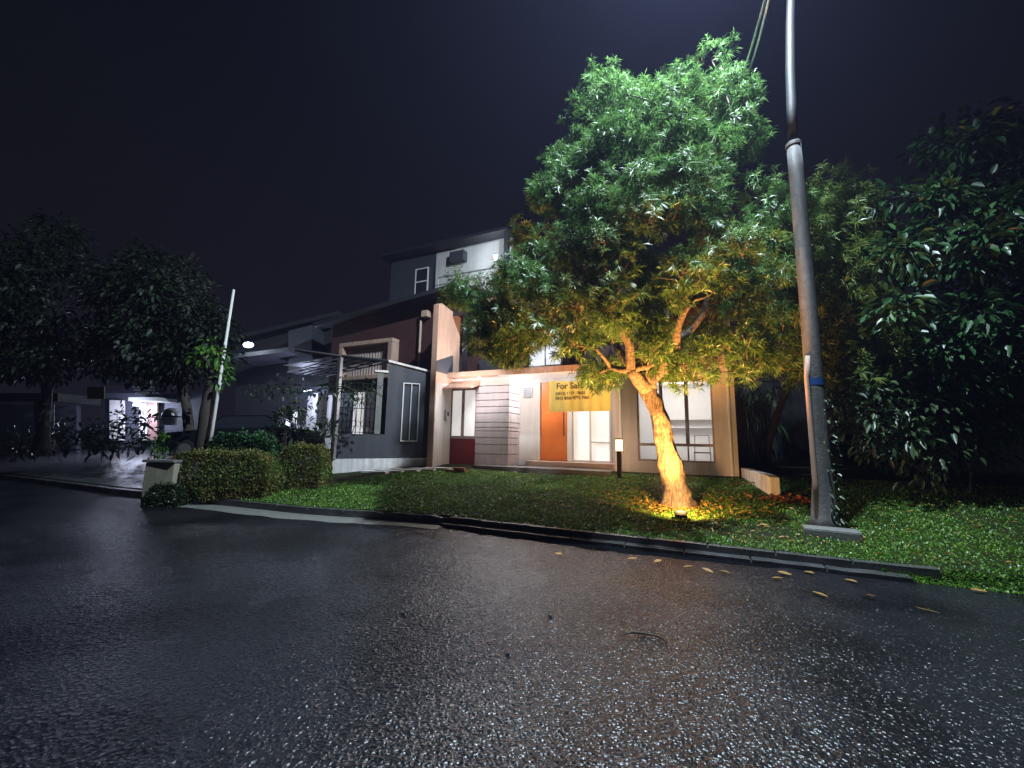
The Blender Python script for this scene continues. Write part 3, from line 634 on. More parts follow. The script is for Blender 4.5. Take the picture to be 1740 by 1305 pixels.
# little wall grille by the door
vb = empty('wall_vent', PY(898, 665, YD-.01), 'grey square vent on the white wall left of the orange door', 'vent')
c = PY(897, 667, YD-.01); MB().box(c.x-.16, c.x+.16, YD-.03, YD-.002, c.z-.16, c.z+.16).build('housing', M['steel'], vb, bevel=.01)
mb = MB(); [mb.box(c.x-.13, c.x+.13, YD-.042, YD-.032, c.z-.12+.06*i, c.z-.09+.06*i) for i in range(5)]; mb.build('slat', M['wall_slate'], vb)

# ------------------------------------------------------------------ banner
YN = YB-.04
b00 = PY(933, 700, YN); b11 = PY(1038, 698, YN); btop = fz(985, 645, YN)
bw = b11.x-b00.x; bz0 = b00.z; bhh = btop-bz0
ban = empty('sale_banner', (b00.x+bw/2, YN, bz0), 'yellow for-sale banner hanging in front of the orange door', 'banner')
NX, NZ = 30, 12; V = []
for i in range(NX+1):
    for k in range(NZ+1):
        u, v = i/NX, k/NZ; sag = -.035*math.sin(math.pi*u)*(v) 
        V.append((b00.x+bw*u, YN+.018*math.sin(u*17+v*2)*(1-.6*v)+.01*math.sin(u*41), bz0+bhh*v+sag))
n1 = NZ+1; fs = [(i*n1+k, (i+1)*n1+k, (i+1)*n1+k+1, i*n1+k+1) for i in range(NX) for k in range(NZ)]
MB().add(V, fs).build('cloth', M['banner'], ban, smooth=True)
def text(s, size, loc, rot, m, parent, name='lettering', bold=0):
    cu = bpy.data.curves.new(name, 'FONT'); cu.body = s; cu.size = size; cu.align_x = 'LEFT'; cu.extrude = .001; cu.offset = bold
    o = bpy.data.objects.new(name, cu); COL.objects.link(o); dg_ = bpy.context.evaluated_depsgraph_get()
    me = bpy.data.meshes.new_from_object(o.evaluated_get(dg_)); bpy.data.objects.remove(o)
    me.transform(Matrix.Translation(loc) @ Matrix.Rotation(rot, 4, 'Z') @ Matrix.Rotation(math.pi/2, 4, 'X'))
    return link(name, me, m, parent)
tx = b00.x+bw*.06
text('For Sale', bhh*.27, (tx+.12, YN-.036, bz0+bhh*.72), 0, M['ink'], ban, bold=.004)
text('(0812) 1117 - 0603', bhh*.125, (tx+.1, YN-.036, bz0+bhh*.53), 0, M['ink'], ban, bold=.003)
text('0812 8026 0796 7061', bhh*.125, (tx+.1, YN-.036, bz0+bhh*.38), 0, M['ink'], ban, bold=.003)
for u in (0, 1): MB().tube([(b00.x+bw*u, YN, btop), (b00.x+bw*u+(.15 if u else -.15), YB-.01, zc+.05)], .006, 5).build('rope', M['cable'], ban)

# ------------------------------------------------------------------ retaining wall, boundary wall
rw = MB(); zt0, zt1 = .90, .92
rw.prism([(.78, 11.49, .4), (.78, 11.49, .98), (1.10, 9.80, .93), (1.14, 9.66, .90), (1.14, 9.66, .2)], (.18, .03, 0))
o = rw.build('garden_wall', M['plinth'], bevel=.02); tag(o, 'low whitewashed garden wall stepping down from the house corner', 'wall')
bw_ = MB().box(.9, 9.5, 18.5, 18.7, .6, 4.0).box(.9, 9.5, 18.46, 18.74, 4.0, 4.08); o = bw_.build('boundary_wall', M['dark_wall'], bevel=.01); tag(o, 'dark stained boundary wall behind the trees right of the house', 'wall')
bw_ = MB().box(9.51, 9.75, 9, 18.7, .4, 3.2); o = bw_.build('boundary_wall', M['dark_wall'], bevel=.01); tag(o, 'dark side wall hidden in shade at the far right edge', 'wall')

# yucca with several stems
yb = G(1286, 793); DY = yb.dot(fh)
yu = empty('yucca_plant', yb, 'tall multi-stemmed yucca with hanging sword leaves beside the house corner', 'plant')
mb = MB(); heads = []
for x0, x1, y1, r in ((1284, 1272, 705, .05), (1288, 1288, 690, .045), (1294, 1300, 712, .04), (1291, 1312, 668, .045)):
    pts = [PD(x0, 784, DY), PD((x0*2+x1)/3+random.uniform(-2, 2), 755, DY), PD((x0+2*x1)/3, (784+2*y1)/3, DY), PD(x1, y1, DY)]
    mb.tube(pts, [r*1.3, r, r*.9, r*.8], 8); heads.append(pts[-1])
mb.build('stem', M['bark_dark'], yu, smooth=True)
P = []
for h in heads + [PD(1275, 668, DY), PD(1265, 690, DY)]:
    for k in range(46):
        d = unit(RNG.normal(size=3)*np.array([1, 1, .7])+np.array([0, 0, .1])); L = random.uniform(.5, .95); s = np.cross(d, [0, 0, 1]); s = s/(np.linalg.norm(s)+1e-6)*.022
        b0 = np.array(h); m1 = b0+d*L*.5; m2 = b0+d*L*.85; m2[2] -= L*.35; t_ = b0+d*L; t_[2] -= L*.75
        P.append([b0, m1-s, m2-s*.8, t_, m2+s*.8, m1+s])
quads('leaves', np.array(P), M['yucca_leaf'], yu, faces=[[0, 1, 4, 5], [1, 2, 3, 4]] and [[0, 1, 4, 5], [1, 2, 3, 4]], per=6)

# ------------------------------------------------------------------ street light pole
pb_ = Vector((1.66, 7.86, gz(1.66, 7.86))); DP = pb_.dot(fh)
pole = empty('street_light', pb_, 'tall stained street light pole with blue tape rising out of the picture', 'street light')
pp = [PD(x, y, DP) for x, y in ((1402, 905), (1402, 880), (1398, 820), (1391, 740), (1383, 640), (1372, 500), (1361, 380), (1353, 290), (1348, 243))]
mb = MB(); mb.tube(pp, [.27, .18, .135, .128, .125, .12, .115, .11, .105], 20); mb.build('post', M['pole'], pole, smooth=True)
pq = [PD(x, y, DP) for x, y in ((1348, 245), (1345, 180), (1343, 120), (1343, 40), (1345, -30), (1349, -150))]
MB().tube(pq, [.080, .078, .075, .07, .066, .06], 16).build('post', M['pole_upper_dim'], pole, smooth=True)
MB().tube([pp[-1]-Vector((0, 0, .07)), pp[-1]-Vector((0, 0, .02))], .118, 20).build('collar', M['steel'], pole)
tpz = PD(1384, 650, DP); MB().tube([tpz-Vector((0, 0, .05)), tpz+Vector((0, 0, .06))], .130, 20).build('tape', M['blue_tape'], pole)
# slim conduit that climbs the lit side of the post
side = -ri0*.125-Vector((0, .05, 0))
MB().tube([p+side for p in pp[1:5]]+[PD(1371, 606, DP)-Vector((0, .05, 0))], .036, 10).build('conduit', M['trim_pink'], pole, smooth=True)
top = pq[-1]; L0 = Vector((.75, 6.0, top.z+.35))
MB().tube([top-Vector((0, 0, .05)), top+Vector((-.05, -.25, .25)), top+Vector((-.25, -.9, .40)), L0+Vector((0, .15, .05))], [.05, .045, .04, .035], 10).build('arm', M['steel'], pole, smooth=True)
hd = MB().box(-.16, .16, -.42, .28, -.02, .09); 
hdo = hd.build('lamp_head', M['steel'], None, bevel=.03); hdo.data.transform(Matrix.Translation(L0-pb_)); hdo.parent = pole
lens = MB().box(-.12, .12, -.36, .16, -.045, -.022); ln = lens.build('lens', M['bulb_white']); ln.data.transform(Matrix.Translation(L0-pb_)); ln.parent = hdo
lamp('street_lamp_light', L0+Vector((0, 0, -.12)), 11500, (.72, .88, 1.0), pole, .11, spot=156, target=L0+Vector((-1.9, .6, -3)), blend=.85)
pbase = MB().box(-.33, .33, -.15, .17, -.05, .13); o = pbase.build('pole_footing', M['concrete'], bevel=.03)
fp_ = G(1418, 918); o.location = (fp_.x, fp_.y+.15, fp_.z); o.rotation_euler.z = R(-3); tag(o, 'low concrete block lying at the foot of the street light pole', 'concrete block')
# ivy on the post foot
cr = empty('creeper', pb_+Vector((0, -.15, .1)), 'thin dark creeper climbing the shaded foot of the pole', 'plant')
P = []; Dd = []
for k in range(170):
    f = random.random()**1.6; an = random.uniform(-1.6, .9); z = pb_.z+.1+f*1.9
    c = Vector((pb_.x, pb_.y, 0)).lerp(Vector((pp[4].x, pp[4].y, 0)), f*.5); P.append([c.x+math.cos(an)*.19, c.y+math.sin(an)*.19, z]); Dd.append([math.cos(an), math.sin(an), -.5])
quads('leaves', broad_leaves(np.array(P), np.array(Dd), .07, .02), M['dark_leaf'], cr, faces=BF, per=6)

# two cables from the lamp to the tree
for (x0, y0, d0), (x1, y1, d1), lb in (((1303, -12, DP-.9), (1247, 166, DT+.3), 'bright overhead cable ending deepest in the tree crown, left of the pair'), ((1309, -12, DP-.9), (1270, 128, DT+.4), 'overhead cable on the right of the pair near the tree top')):
    a = PD(x0, y0, d0); b = PD(x1, y1, d1); pts = [a.lerp(b, i/10)-Vector((0, 0, .10*math.sin(math.pi*i/10))) for i in range(11)]
    o = MB().tube(pts, .018, 6).build('overhead_cable', M['cable'], smooth=True); tag(o, lb, 'cable', 'cables from the street light into the tree')

# ------------------------------------------------------------------ bollard lamp and tree uplight
bb = G(1053, 812)
bo = empty('bollard_lamp', bb, 'dark post lamp with a glowing top on the lawn left of the tree', 'garden lamp')
hb = PD(1055, 765, bb.dot(fh)).z; ht = PD(1055, 745, bb.dot(fh)).z
MB().box(bb.x-.055, bb.x+.055, bb.y-.055, bb.y+.055, bb.z-.05, hb-.02).build('post', M['black_metal'], bo, bevel=.008)
MB().box(bb.x-.085, bb.x+.085, bb.y-.085, bb.y+.085, bb.z-.03, bb.z+.03).build('base_plate', M['black_metal'], bo, bevel=.005)
MB().box(bb.x-.075, bb.x+.075, bb.y-.075, bb.y+.075, hb-.018, ht-.03).build('diffuser', M['bulb_warm'], bo, bevel=.01)
MB().box(bb.x-.085, bb.x+.085, bb.y-.085, bb.y+.085, ht-.028, ht).build('cap', M['black_metal'], bo, bevel=.006)
lamp('bollard_light', (bb.x, bb.y-.0, (hb+ht)/2+.0), 60, (1, .66, .42), bo, .15)
ub = G(1157, 884)
ul = empty('tree_uplight', ub, 'small black ground spotlight glowing orange at the foot of the leaning tree', 'garden lamp')
mb = MB(); mb.box(-.10, .10, -.05, .05, .0, .09); hs_ = mb.build('housing', M['black_metal'], None, bevel=.012)
hs_.data.transform(Matrix.Translation((0, 0, .05)) @ Matrix.Rotation(R(-30), 4, 'X')); hs_.parent = ul
mb = MB().box(-.085, .085, .052, .056, .012, .078); l_ = mb.build('lens', M['bulb_warm'], None); l_.data.transform(Matrix.Translation((0, 0, .05)) @ Matrix.Rotation(R(-30), 4, 'X')); l_.parent = hs_
MB().tube([ub-Vector((0, 0, .05)), ub+Vector((0, 0, .07))], .014, 8).build('spike', M['black_metal'], ul)
src = ub+Vector((-.01, -.05, .20))
lamp('uplight_beam', src, 4600, (1, .45, .12), ul, .05, spot=132, target=fork+Vector((-.1, -.55, 1.6)), blend=1.0)
lamp('uplight_spill', ub+Vector((0, -.03, .30)), 230, (1, .55, .2), ul, .04, spot=150, target=ub+Vector((0, 1.0, -.12)), blend=.5)

# ------------------------------------------------------------------ neighbour's charcoal house
A0 = G(563, 805); B0 = G(738, 790); A0.z = B0.z = 0; print('A0', A0, 'B0', B0); AB = (B0-A0).normalized(); NB = Vector((AB.y, -AB.x, 0))  # NB points to +X side
def WP(px, py):   # point on the wall plane
    d = ray(px, py); t = (A0-CAM).dot(NB)/d.dot(NB); p = CAM+d*t; return (p-A0).dot(AB), p.z
def wbox(mb, s0, s1, n0, n1, z0, z1):
    P = [A0+AB*s+NB*n for s, n in ((s0, n0), (s1, n0), (s1, n1), (s0, n1))]
    z0, z1 = [[z]*4 if not isinstance(z, (list, tuple)) else [z[0], z[1], z[1], z[0]] for z in (z0, z1)]
    mb.add([(p.x, p.y, z0[i]) for i, p in enumerate(P)] + [(p.x, p.y, z1[i]) for i, p in enumerate(P)], [(0, 3, 2, 1), (4, 5, 6, 7), (0, 1, 5, 4), (1, 2, 6, 5), (2, 3, 7, 6), (3, 0, 4, 7)]); return mb
nb = empty('charcoal_house', (A0.x, A0.y, .6), 'charcoal neighbouring house with a dark red upper storey left of the white house', 'house')
sE, _ = WP(736, 780); sE = min(sE, (B0-A0).length); s0, zp0 = WP(565, 780); s0 = max(s0, 0)
s_c, z_c = WP(655, 615); _, z_e = WP(736, 636); zpl0 = WP(567, 780)[1]; zpl1 = WP(730, 778)[1]
mb = MB(); wbox(mb, s0, sE, -.16, -.0, (.3, .5), (zpl0, zpl1)); mb.build('plinth', M['plinth'], nb, bevel=.006)
s_g0, z_g0 = WP(597, 742); s_g1 = WP(635, 700)[0]; zlow = WP(600, 737)[1]; s_k0 = WP(638, 700)[0]; s_k1 = WP(648, 700)[0]; s_m = WP(656, 700)[0]; z_l = WP(630, 632)[1]
s_o0 = WP(574, 700)[0]
mb = MB(); wbox(mb, s_m, sE, -.17, -.004, (zpl0+.003, zpl1+.003), (z_c, z_e)); wbox(mb, s0, s_m-.001, -.165, -.006, (zpl0+.003, zpl0+.003), zlow); mb.build('wall', M['wall_charcoal'], nb)
mb = MB(); wbox(mb, s_k0, s_k1, -.15, .02, zlow+.003, z_l); mb.build('column', M['concrete'], nb)
mb = MB(); wbox(mb, s_m-.02, sE+.02, -.22, .05, (z_c+.002, z_e+.002), (z_c+.07, z_e+.07)); mb.build('coping', M['plinth'], nb, bevel=.006)
mb = MB(); wbox(mb, s_k0-.1, s_m+.0, -.18, .06, z_l+.003, z_l+.07); mb.build('coping', M['plinth'], nb, bevel=.006)
# white metal trellis frame fixed to the wall
(f0, fz0), (f1, fz1) = WP(681, 750), WP(713, 652); f2 = (f0+f1)/2; mb = MB()
for s in (f0, f2, f1): wbox(mb, s-.014, s+.014, .03, .055, fz0, fz1)
wbox(mb, f0+.014, f1-.014, .032, .053, fz0, fz0+.028); wbox(mb, f0+.014, f1-.014, .032, .053, fz1-.028, fz1)
mb.build('wall_frame', M['frame_white'], nb)
# open grille with scrolls
mb = MB()
g0, g1 = s_o0, s_k0-.02; gzt = z_l-.35
for i in range(9):
    s = g0+(g1-g0)*i/8; p = A0+AB*s+NB*(-.08); mb.tube([(p.x, p.y, zlow), (p.x, p.y, gzt)], .012, 6)
for z in (zlow+.05, (zlow+gzt)/2, gzt):
    a = A0+AB*g0-NB*.08; b = A0+AB*g1-NB*.08; mb.tube([(a.x, a.y, z), (b.x, b.y, z)], .014, 6)
for i in range(8):
    s = g0+(g1-g0)*(i+.5)/8
    for z in (zlow+.3, (zlow+gzt)/2+.22, gzt-.2):
        pts = [A0+AB*(s+.055*math.cos(a))-NB*.08+Vector((0, 0, z+.09*math.sin(a))) for a in np.linspace(0, 5.2, 9)]; mb.tube(pts, .008, 5)
mb.build('grille', M['black_metal'], nb)
# front post and carport beams
mb = MB(); p0 = A0+AB*(s0+.02); zt_ = PD(571, 607, p0.dot(fh)).z
mb.box(p0.x-.05, p0.x+.05, p0.y-.05, p0.y+.05, zpl0, zt_); mb.build('carport_post', M['steel'], nb, bevel=.006)
cp = MB(); q1 = A0+AB*s_m; q0 = PD(500, 594, 11.5); q0b = Vector((p0.x, p0.y, zt_))
cp.tube([q0, q0b+Vector((0, 0, .03)), Vector((q1.x, q1.y, z_c+.03))], .045, 8)
back = Vector((-3.2, 2.2, .25))
for k in range(6):
    a = q0b.lerp(Vector((q1.x, q1.y, z_c)), k/5); cp.tube([a, a+Vector((-4.5, 1.6, .05))], .03, 6)
for k in range(1, 5): a = q0b+Vector((-4.5, 1.6, .05))*k/5; b = Vector((q1.x, q1.y, z_c))+Vector((-4.5, 1.6, .05))*k/5; cp.tube([a, b], .025, 6)
cp.build('carport_frame', M['black_metal'], nb)
cs = MB(); a = q0b+Vector((0, 0, .06)); b = Vector((q1.x, q1.y, z_c+.06)); cs.prism([a, b, b+Vector((-5.2, 1.9, .35)), a+Vector((-5.2, 1.9, .35))], (0, 0, .02)); cs.build('carport_roof', M['roof'], nb)
# upper storey in dark red
YU = 12.0; XNL = fx(566, 560, YU); XNR = XL-.21
zL, zRr = fz(566, 548, YU), fz(735, 503, YU)
MB().prism([(XNL, YU, 3.35), (XNR, YU, 3.35), (XNR, YU, zRr-.1), (XNL, YU, zL-.1)], (0, .2, 0)).build('upper_wall', M['brick_red'], nb)
MB().prism([(XNL-.5, YU-.6, zL-.28), (XNR+.25, YU-.6, zRr-.06), (XNR+.25, YU-.6, zRr+.1), (XNL-.5, YU-.6, zL-.12)], (0, 5, 1.0)).build('roof', M['roof'], nb)
bx0, bx1 = fx(577, 600, YU-.35), fx(667, 600, YU-.35); bzt = fz(640, 577, YU-.35); bzb = bzt-1.35
mb = MB(); mb.box(bx0, bx1, YU-.4, YU-.01, bzt-.16, bzt); mb.box(bx1-.2, bx1, YU-.4, YU-.01, bzb, bzt-.161); mb.box(bx0, bx0+.2, YU-.4, YU-.01, bzb, bzt-.161); mb.box(bx0, bx1, YU-.4, YU-.01, bzb-.15, bzb-.001)
mb.build('window_surround', M['trim_pink'], nb, bevel=.02)
cu = MB(); vs = []; N = 60
for i in range(N+1): x = bx0+.21+(bx1-bx0-.42)*i/N; yy = YU-.14+.025*math.sin(i*1.7); vs += [(x, yy, bzb), (x, yy, bzt-.17)]
cu.add(vs, [(2*i, 2*i+2, 2*i+3, 2*i+1) for i in range(N)]); cu.build('curtain', M['curtain'], nb, smooth=True)
dpx = fx(713, 590, YU-.1); MB().tube([(dpx, YU-.1, 3.2), (dpx, YU-.1, fz(713, 545, YU-.1))], .045, 10).build('downpipe', M['trim_pink'], nb)
c = PY(724, 534, YU-.12); MB().box(c.x-.13, c.x+.13, YU-.24, YU-.005, c.z-.12, c.z+.12).build('rain_hopper', M['trim_pink'], nb, bevel=.02)
# ground-floor front seen under the carport
mb = MB(); YF = 13.0
def FR(x0, x1, y0, y1, m, name, Y=YF, d=.1, par=nb): 
    a = PY(x0, (y0+y1)/2, Y); b = PY(x1, (y0+y1)/2, Y); z1 = fz((x0+x1)/2, y0, Y); z0 = fz((x0+x1)/2, y1, Y)
    return MB().box(a.x, b.x, Y, Y+d, z0, z1).build(name, m, par, bevel=.004)
FR(470, 655, 655, 775, M['wall_slate'], 'front_wall', 13.2, .2)
FR(520, 562, 672, 762, M['wall_white'], 'front_wall', 13.05)
FR(484, 500, 700, 762, M['frost_glow'], 'window', 13.0)
FR(529, 537, 668, 765, M['frame_white'], 'column', 12.7, .2)
FR(600, 615, 662, 745, M['frost_glow'], 'window', 12.95)
FR(624, 636, 664, 735, M['frame_taupe'], 'door', 12.95)
nl = PY(523, 664, 12.4); e_ = empty('carport_lamp', nl, 'cool white tube lamp under the neighbour carport', 'lamp')
MB().tube([nl-Vector((.22, 0, 0)), nl+Vector((.22, 0, 0))], .025, 8).build('tube', M['bulb_dim'], e_)
lamp('carport_light', nl-Vector((0, .15, .12)), 150, (.62, .70, 1), e_, .1)
# climbing plant and pots along the front
def plant(name, label, cat, base, pts, n, L0, W0, m, up_=.3, group=None, rb=.25, stem=True):  # noqa
    t = empty(name, base, label, cat, group); P = []; Dd = []; mb = MB()
    for p in pts:
        d = rnd_dir(n); P.append(np.array(p)+d*rb*RNG.uniform(.2, 1, n)[:, None]); Dd.append(d+np.array([0, 0, up_])); (limb(mb, Vector(base), p, .018, .007, .05, 5, 4) if stem else None)
    if not stem: mb.tube(pts, .012, 5)
    mb.build('stem', M['bark_dark'], t)
    quads('leaves', broad_leaves(np.concatenate(P), np.concatenate(Dd), L0, W0), M[m], t, faces=BF, per=6); return t
plant('climbing_plant', 'dark climbing plant tangled over the black scroll grille', 'plant', A0+AB*.1-NB*.3+Vector((0, 0, .5)), [A0+AB*random.uniform(.1, 1.3)-NB*random.uniform(.15, .5)+Vector((0, 0, random.uniform(1.7, 3.3))) for _ in range(9)], 26, .11, .03, 'dark_leaf', -.3)
for i, (x, y, D, lb) in enumerate(((505, 735, 12.2, 'spiky potted plant in front of the neighbour window'), (545, 745, 11.6, 'bushy potted plant right of the carport lamp'), (480, 745, 11.8, 'low potted plant left of the neighbour window'))):
    b = PD(x, y+22, D); b.z = max(.75, b.z-.1); plant('potted_plant', lb, 'plant', b, [PD(x+random.uniform(-16, 16), y-random.uniform(-5, 45), D) for _ in range(6)], 20, .2, .03, 'dark_leaf', .3, 'potted plants under the neighbour carport')
plant('vine', 'dark leafy vine hanging along the carport edge', 'plant', PD(560, 700, 11), [PD(x, 660+random.uniform(-4, 6), 11.2) for x in range(430, 640, 17)], 24, .12, .03, 'dark_leaf', -.4, rb=.3, stem=False)

# ------------------------------------------------------------------ tall house behind
th = empty('tall_house', (-10, 16, .8), 'tall dark and white house whose lit top floor shows above the roofs', 'house')
YT = 16.0
def T(px, py, Y=YT): return PY(px, py, Y)
x0, x1 = T(664, 470).x, T(868, 450).x; ze = T(760, 425).z; zb0 = T(760, 510).z-1.5; xm_ = T(740, 470).x
MB().box(x0, xm_, YT, YT+.2, 3, ze).build('wall', M['wall_slate'], th)
MB().box(xm_+.002, x1, YT+.01, YT+.21, 3, ze).build('wall', M['wall_white'], th)
MB().box(x0-.25, x1+.12, YT-.7, YT+5, ze+.002, ze+.16).build('roof', M['roof'], th, bevel=.02)
MB().box(x1-.08, x1+.12, YT-.6, YT-.4, zb0, ze).build('corner_post', M['wall_slate'], th)
a = T(707, 458); b = T(727, 500); mb = MB()
for x in (a.x, b.x-.06): mb.box(x, x+.06, YT-.05, YT-.002, b.z-.3, a.z)
mb.box(a.x+.06, b.x-.06, YT-.047, YT-.002, a.z-.06, a.z); mb.box(a.x+.06, b.x-.06, YT-.047, YT-.002, (a.z+b.z)/2-.03, (a.z+b.z)/2+.03)
wn = mb.build('window', M['frame_white'], th); MB().box(a.x+.06, b.x-.06, YT-.03, YT-.02, b.z-.3, a.z-.06).build('pane', M['car_glass'], wn)
mb = MB(); ra = T(745, 472, YT-.5); rb_ = T(868, 457, YT-.5); mb.tube([ra, (rb_.x, ra.y, ra.z)], .03, 6); mb.tube([ra, ra-Vector((0, 0, .9))], .025, 6); mb.tube([ra, ra+Vector((0, 0, .9))], .02, 6); mb.build('railing', M['steel'], th)
a = T(778, 440, YT-.2); MB().box(a.x-.4, a.x+.4, YT-.35, YT-.005, a.z-.15, a.z+.35).build('air_conditioner', M['wall_slate'], th, bevel=.02)
wl = T(842, 438, YT-.6); e_ = empty('terrace_lamp', wl, 'cool white lamp on the top terrace of the tall house', 'lamp')
MB().tube([wl-Vector((0, 0, .1)), wl+Vector((0, 0, .1))], [.07, .09], 12).build('bulb', M['bulb_dim'], e_)
lamp('terrace_light', wl+Vector((-.05, -.05, .05)), 200, (.78, .92, 1), e_, .08)

# ------------------------------------------------------------------ gabled house further left
gh = empty('gabled_house', (-17, 13.5, .9), 'dim gabled house with a white roof edge between the carport and the dark trees', 'house')
D3 = 19
def Q(px, py, D=D3): return PD(px, py, D)
back3 = Vector((fh.x, fh.y, 0))*6
MB().prism([Q(400, 575), Q(515, 552), Q(572, 536), Q(572, 760), Q(400, 760)], back3).build('wall', M['roof'], gh)
fasc = lambda p, q, t: [Q(p[0], p[1], D3-.6), Q(q[0], q[1], D3-.6), Q(q[0], q[1]+t, D3-.6), Q(p[0], p[1]+t, D3-.6)]
MB().prism(fasc((390, 572), (576, 528), 7), back3*1.15).build('roof', M['roof'], gh)
MB().prism([Q(513, 558, D3-.7), Q(570, 541, D3-.7), Q(570, 546, D3-.7), Q(513, 563, D3-.7)], back3*.02).build('fascia', M['frame_white'], gh)
MB().prism([Q(490, 562, D3-1.2), Q(530, 552, D3-1.2), Q(530, 625, D3-1.2), Q(490, 632, D3-1.2)], back3*.2).build('chimney_block', M['wall_slate'], gh)
MB().prism([Q(395, 602, D3-2), Q(490, 590, D3-2), Q(490, 597, D3-2), Q(395, 609, D3-2)], back3*.3).build('eave', M['wall_charcoal'], gh)
gl_ = Q(422, 586, D3-2.6); e_ = empty('wall_lamp', gl_, 'bright white lamp under the eave of the gabled house right of the flagpole', 'lamp')
MB().tube([gl_-ri0*.2, gl_-ri0*.14, gl_, gl_+ri0*.14, gl_+ri0*.2], [.03, .09, .12, .09, .03], 14).build('tube', M['bulb_white'], e_)
lamp('eave_light', gl_+Vector((.0, -.2, -.12)), 55, (.75, .86, 1), e_, .12)

# parked car
cb = PD(418, 772, 13.2); cb.z = .78
car = empty('parked_car', cb, 'dark car parked behind the hedge under the carport', 'car', rz=YAW+R(6))
def carprof(mb, prof, w0, w1=None):
    w1 = w1 or w0; n = len(prof); L = [Vector((x, -wy(z), z)) for x, z in prof for wy in [lambda z: w0 if z < .75 else w0-(z-.75)*.42]]
    Rr = [Vector((v.x, -v.y, v.z)) for v in L]
    mb.add(L+Rr, [tuple(range(n)), tuple(range(n, 2*n))[::-1]] + [(i, (i+1) % n, n+(i+1) % n, n+i) for i in range(n)])
body = MB(); carprof(body, [(-2.05, .28), (-2.1, .62), (-2.0, .80), (-1.1, .92), (-.45, 1.38), (.75, 1.42), (1.55, 1.05), (2.0, .98), (2.1, .6), (2.05, .28)], .84)
bo_ = body.build('body', M['car_paint'], None, bevel=.04); bo_.parent = car
gls = MB(); carprof(gls, [(-.98, .95), (-.42, 1.33), (.72, 1.37), (1.42, 1.05)], .845); g_ = gls.build('windows', M['car_glass'], None); g_.parent = car
for sx in (-1.3, 1.3):
    for sy in (-.86, .70):
        wh = MB().tube([(sx, sy, .31), (sx, sy+.16, .31)], .31, 22).build('wheel', M['tyre'], None); wh.parent = car
        rm = MB().tube([(sx, sy-.01 if sy < 0 else sy+.15, .31), (sx, sy+.01 if sy < 0 else sy+.17, .31)], .2, 16).build('rim', M['steel'], None); rm.parent = wh
for sy in (-.62, .62):
    hl = MB().box(-2.12, -2.04, sy-.16, sy+.16, .60, .72).build('headlight', M['car_glass'], None, bevel=.01); hl.parent = car

# ------------------------------------------------------------------ hedges, shrubs, flagpole, gate pier
def hedge(name, label, x0, x1, yb0, ytop, D, dep, n, m, L0=.045, W0=.016, group=None, cat='hedge', ragged=.05):
    a = PD(x0, yb0, D); b = PD(x1, yb0, D); c = (a+b)/2; zt = PD((x0+x1)/2, ytop, D).z; zb_ = gz(c.x, c.y)-.05
    t = empty(name, (c.x, c.y, zb_), label, cat, group); ax = (b-a); ax.z = 0; Lx = ax.length; ax.normalize(); ay = Vector((-ax.y, ax.x, 0)); H = zt-zb_
    u = RNG.uniform(-1, 1, n); v = RNG.uniform(-1, 1, n); wz = RNG.uniform(0, 1, n)
    # rounded box shell
    s = RNG.random(n); 
    k = RNG.integers(0, 3, n); v = np.where(k == 0, np.sign(v)*RNG.uniform(.85, 1, n), v); wz = np.where(k == 1, RNG.uniform(.88, 1, n), wz); u = np.where(k == 2, np.sign(u)*RNG.uniform(.9, 1, n), u)
    rr = 1-.42*np.clip(wz-.6, 0, 1)**1.0*2*np.abs(v)**3; taper = (1-.14*(1-wz)**2)
    nzv = np.array([noise.noise(Vector((uu*Lx*1.4, vv*2, ww*2))) for uu, vv, ww in zip(u, v, wz)])
    f = 1+nzv*ragged*3
    uu = u*Lx/2*taper*(1-.12*np.clip(wz-.7, 0, 1)*3*np.abs(u)**6)*1.0; vv = v*dep/2*taper*rr*f; zz = wz*H*(1+nzv*ragged*2)*(1-.34*np.abs(u)**6)*(1-.10*np.abs(v)**4)
    P = np.array([c.x, c.y, zb_])+uu[:, None]*np.array(ax)+vv[:, None]*np.array(ay)+np.array([0, 0, 1])*zz[:, None]
    out = u[:, None]**5*np.array(ax)+v[:, None]**3*np.array(ay)+np.array([0, 0, .6])*wz[:, None]+.9*rnd_dir(n)
    ns = int(n*.012); q = RNG.integers(0, len(P), ns*9).reshape(ns, 9)[:, :1]; shoot = []; sd = []
    for i in q[:, 0]:
        if wz[i] < .6: continue
        dz = np.array([random.uniform(-.4, .4), random.uniform(-.4, .4), 1.0])
        for j_ in range(7): shoot.append(P[i]+dz*.018*j_); sd.append(rnd_dir(1)[0]+dz*.5)
    if shoot: P = np.concatenate([P, np.array(shoot)]); out = np.concatenate([out, np.array(sd)])
    quads('leaves', broad_leaves(P, out, L0, W0), M[m], t, faces=BF, per=6)
    mb = MB()
    for i in range(int(Lx/.22)):
        p = c-ax*Lx/2+ax*(.15+.22*i)+ay*random.uniform(-.2, .2)*dep; p.z = zb_
        for _ in range(2): limb(mb, p, p+Vector((random.uniform(-.15, .15), random.uniform(-.12, .12), H*.8)), .012, .005, .06, 4, 3)
    mb.build('stems', M['bark_dark'], t); return t
hedge('clipped_hedge', 'long clipped reddish green hedge in front of the flagpole', 288, 470, 832, 768, 9.7, .8, 30000, 'hedge_leaf')
hedge('clipped_hedge', 'short clipped dark hedge against the charcoal house plinth', 480, 556, 798, 757, 10.5, .7, 14000, 'hedge_leaf')
hedge('ground_shrub', 'small low brown shrub at the road corner under the beige pier', 262, 318, 846, 822, 9.3, .5, 6000, 'dark_leaf', cat='shrub')
hedge('shrub', 'dark green leafy shrub in front of the parked car', 358, 470, 790, 738, 11.0, .7, 6000, 'broad_leaf', .10, .03, cat='shrub')
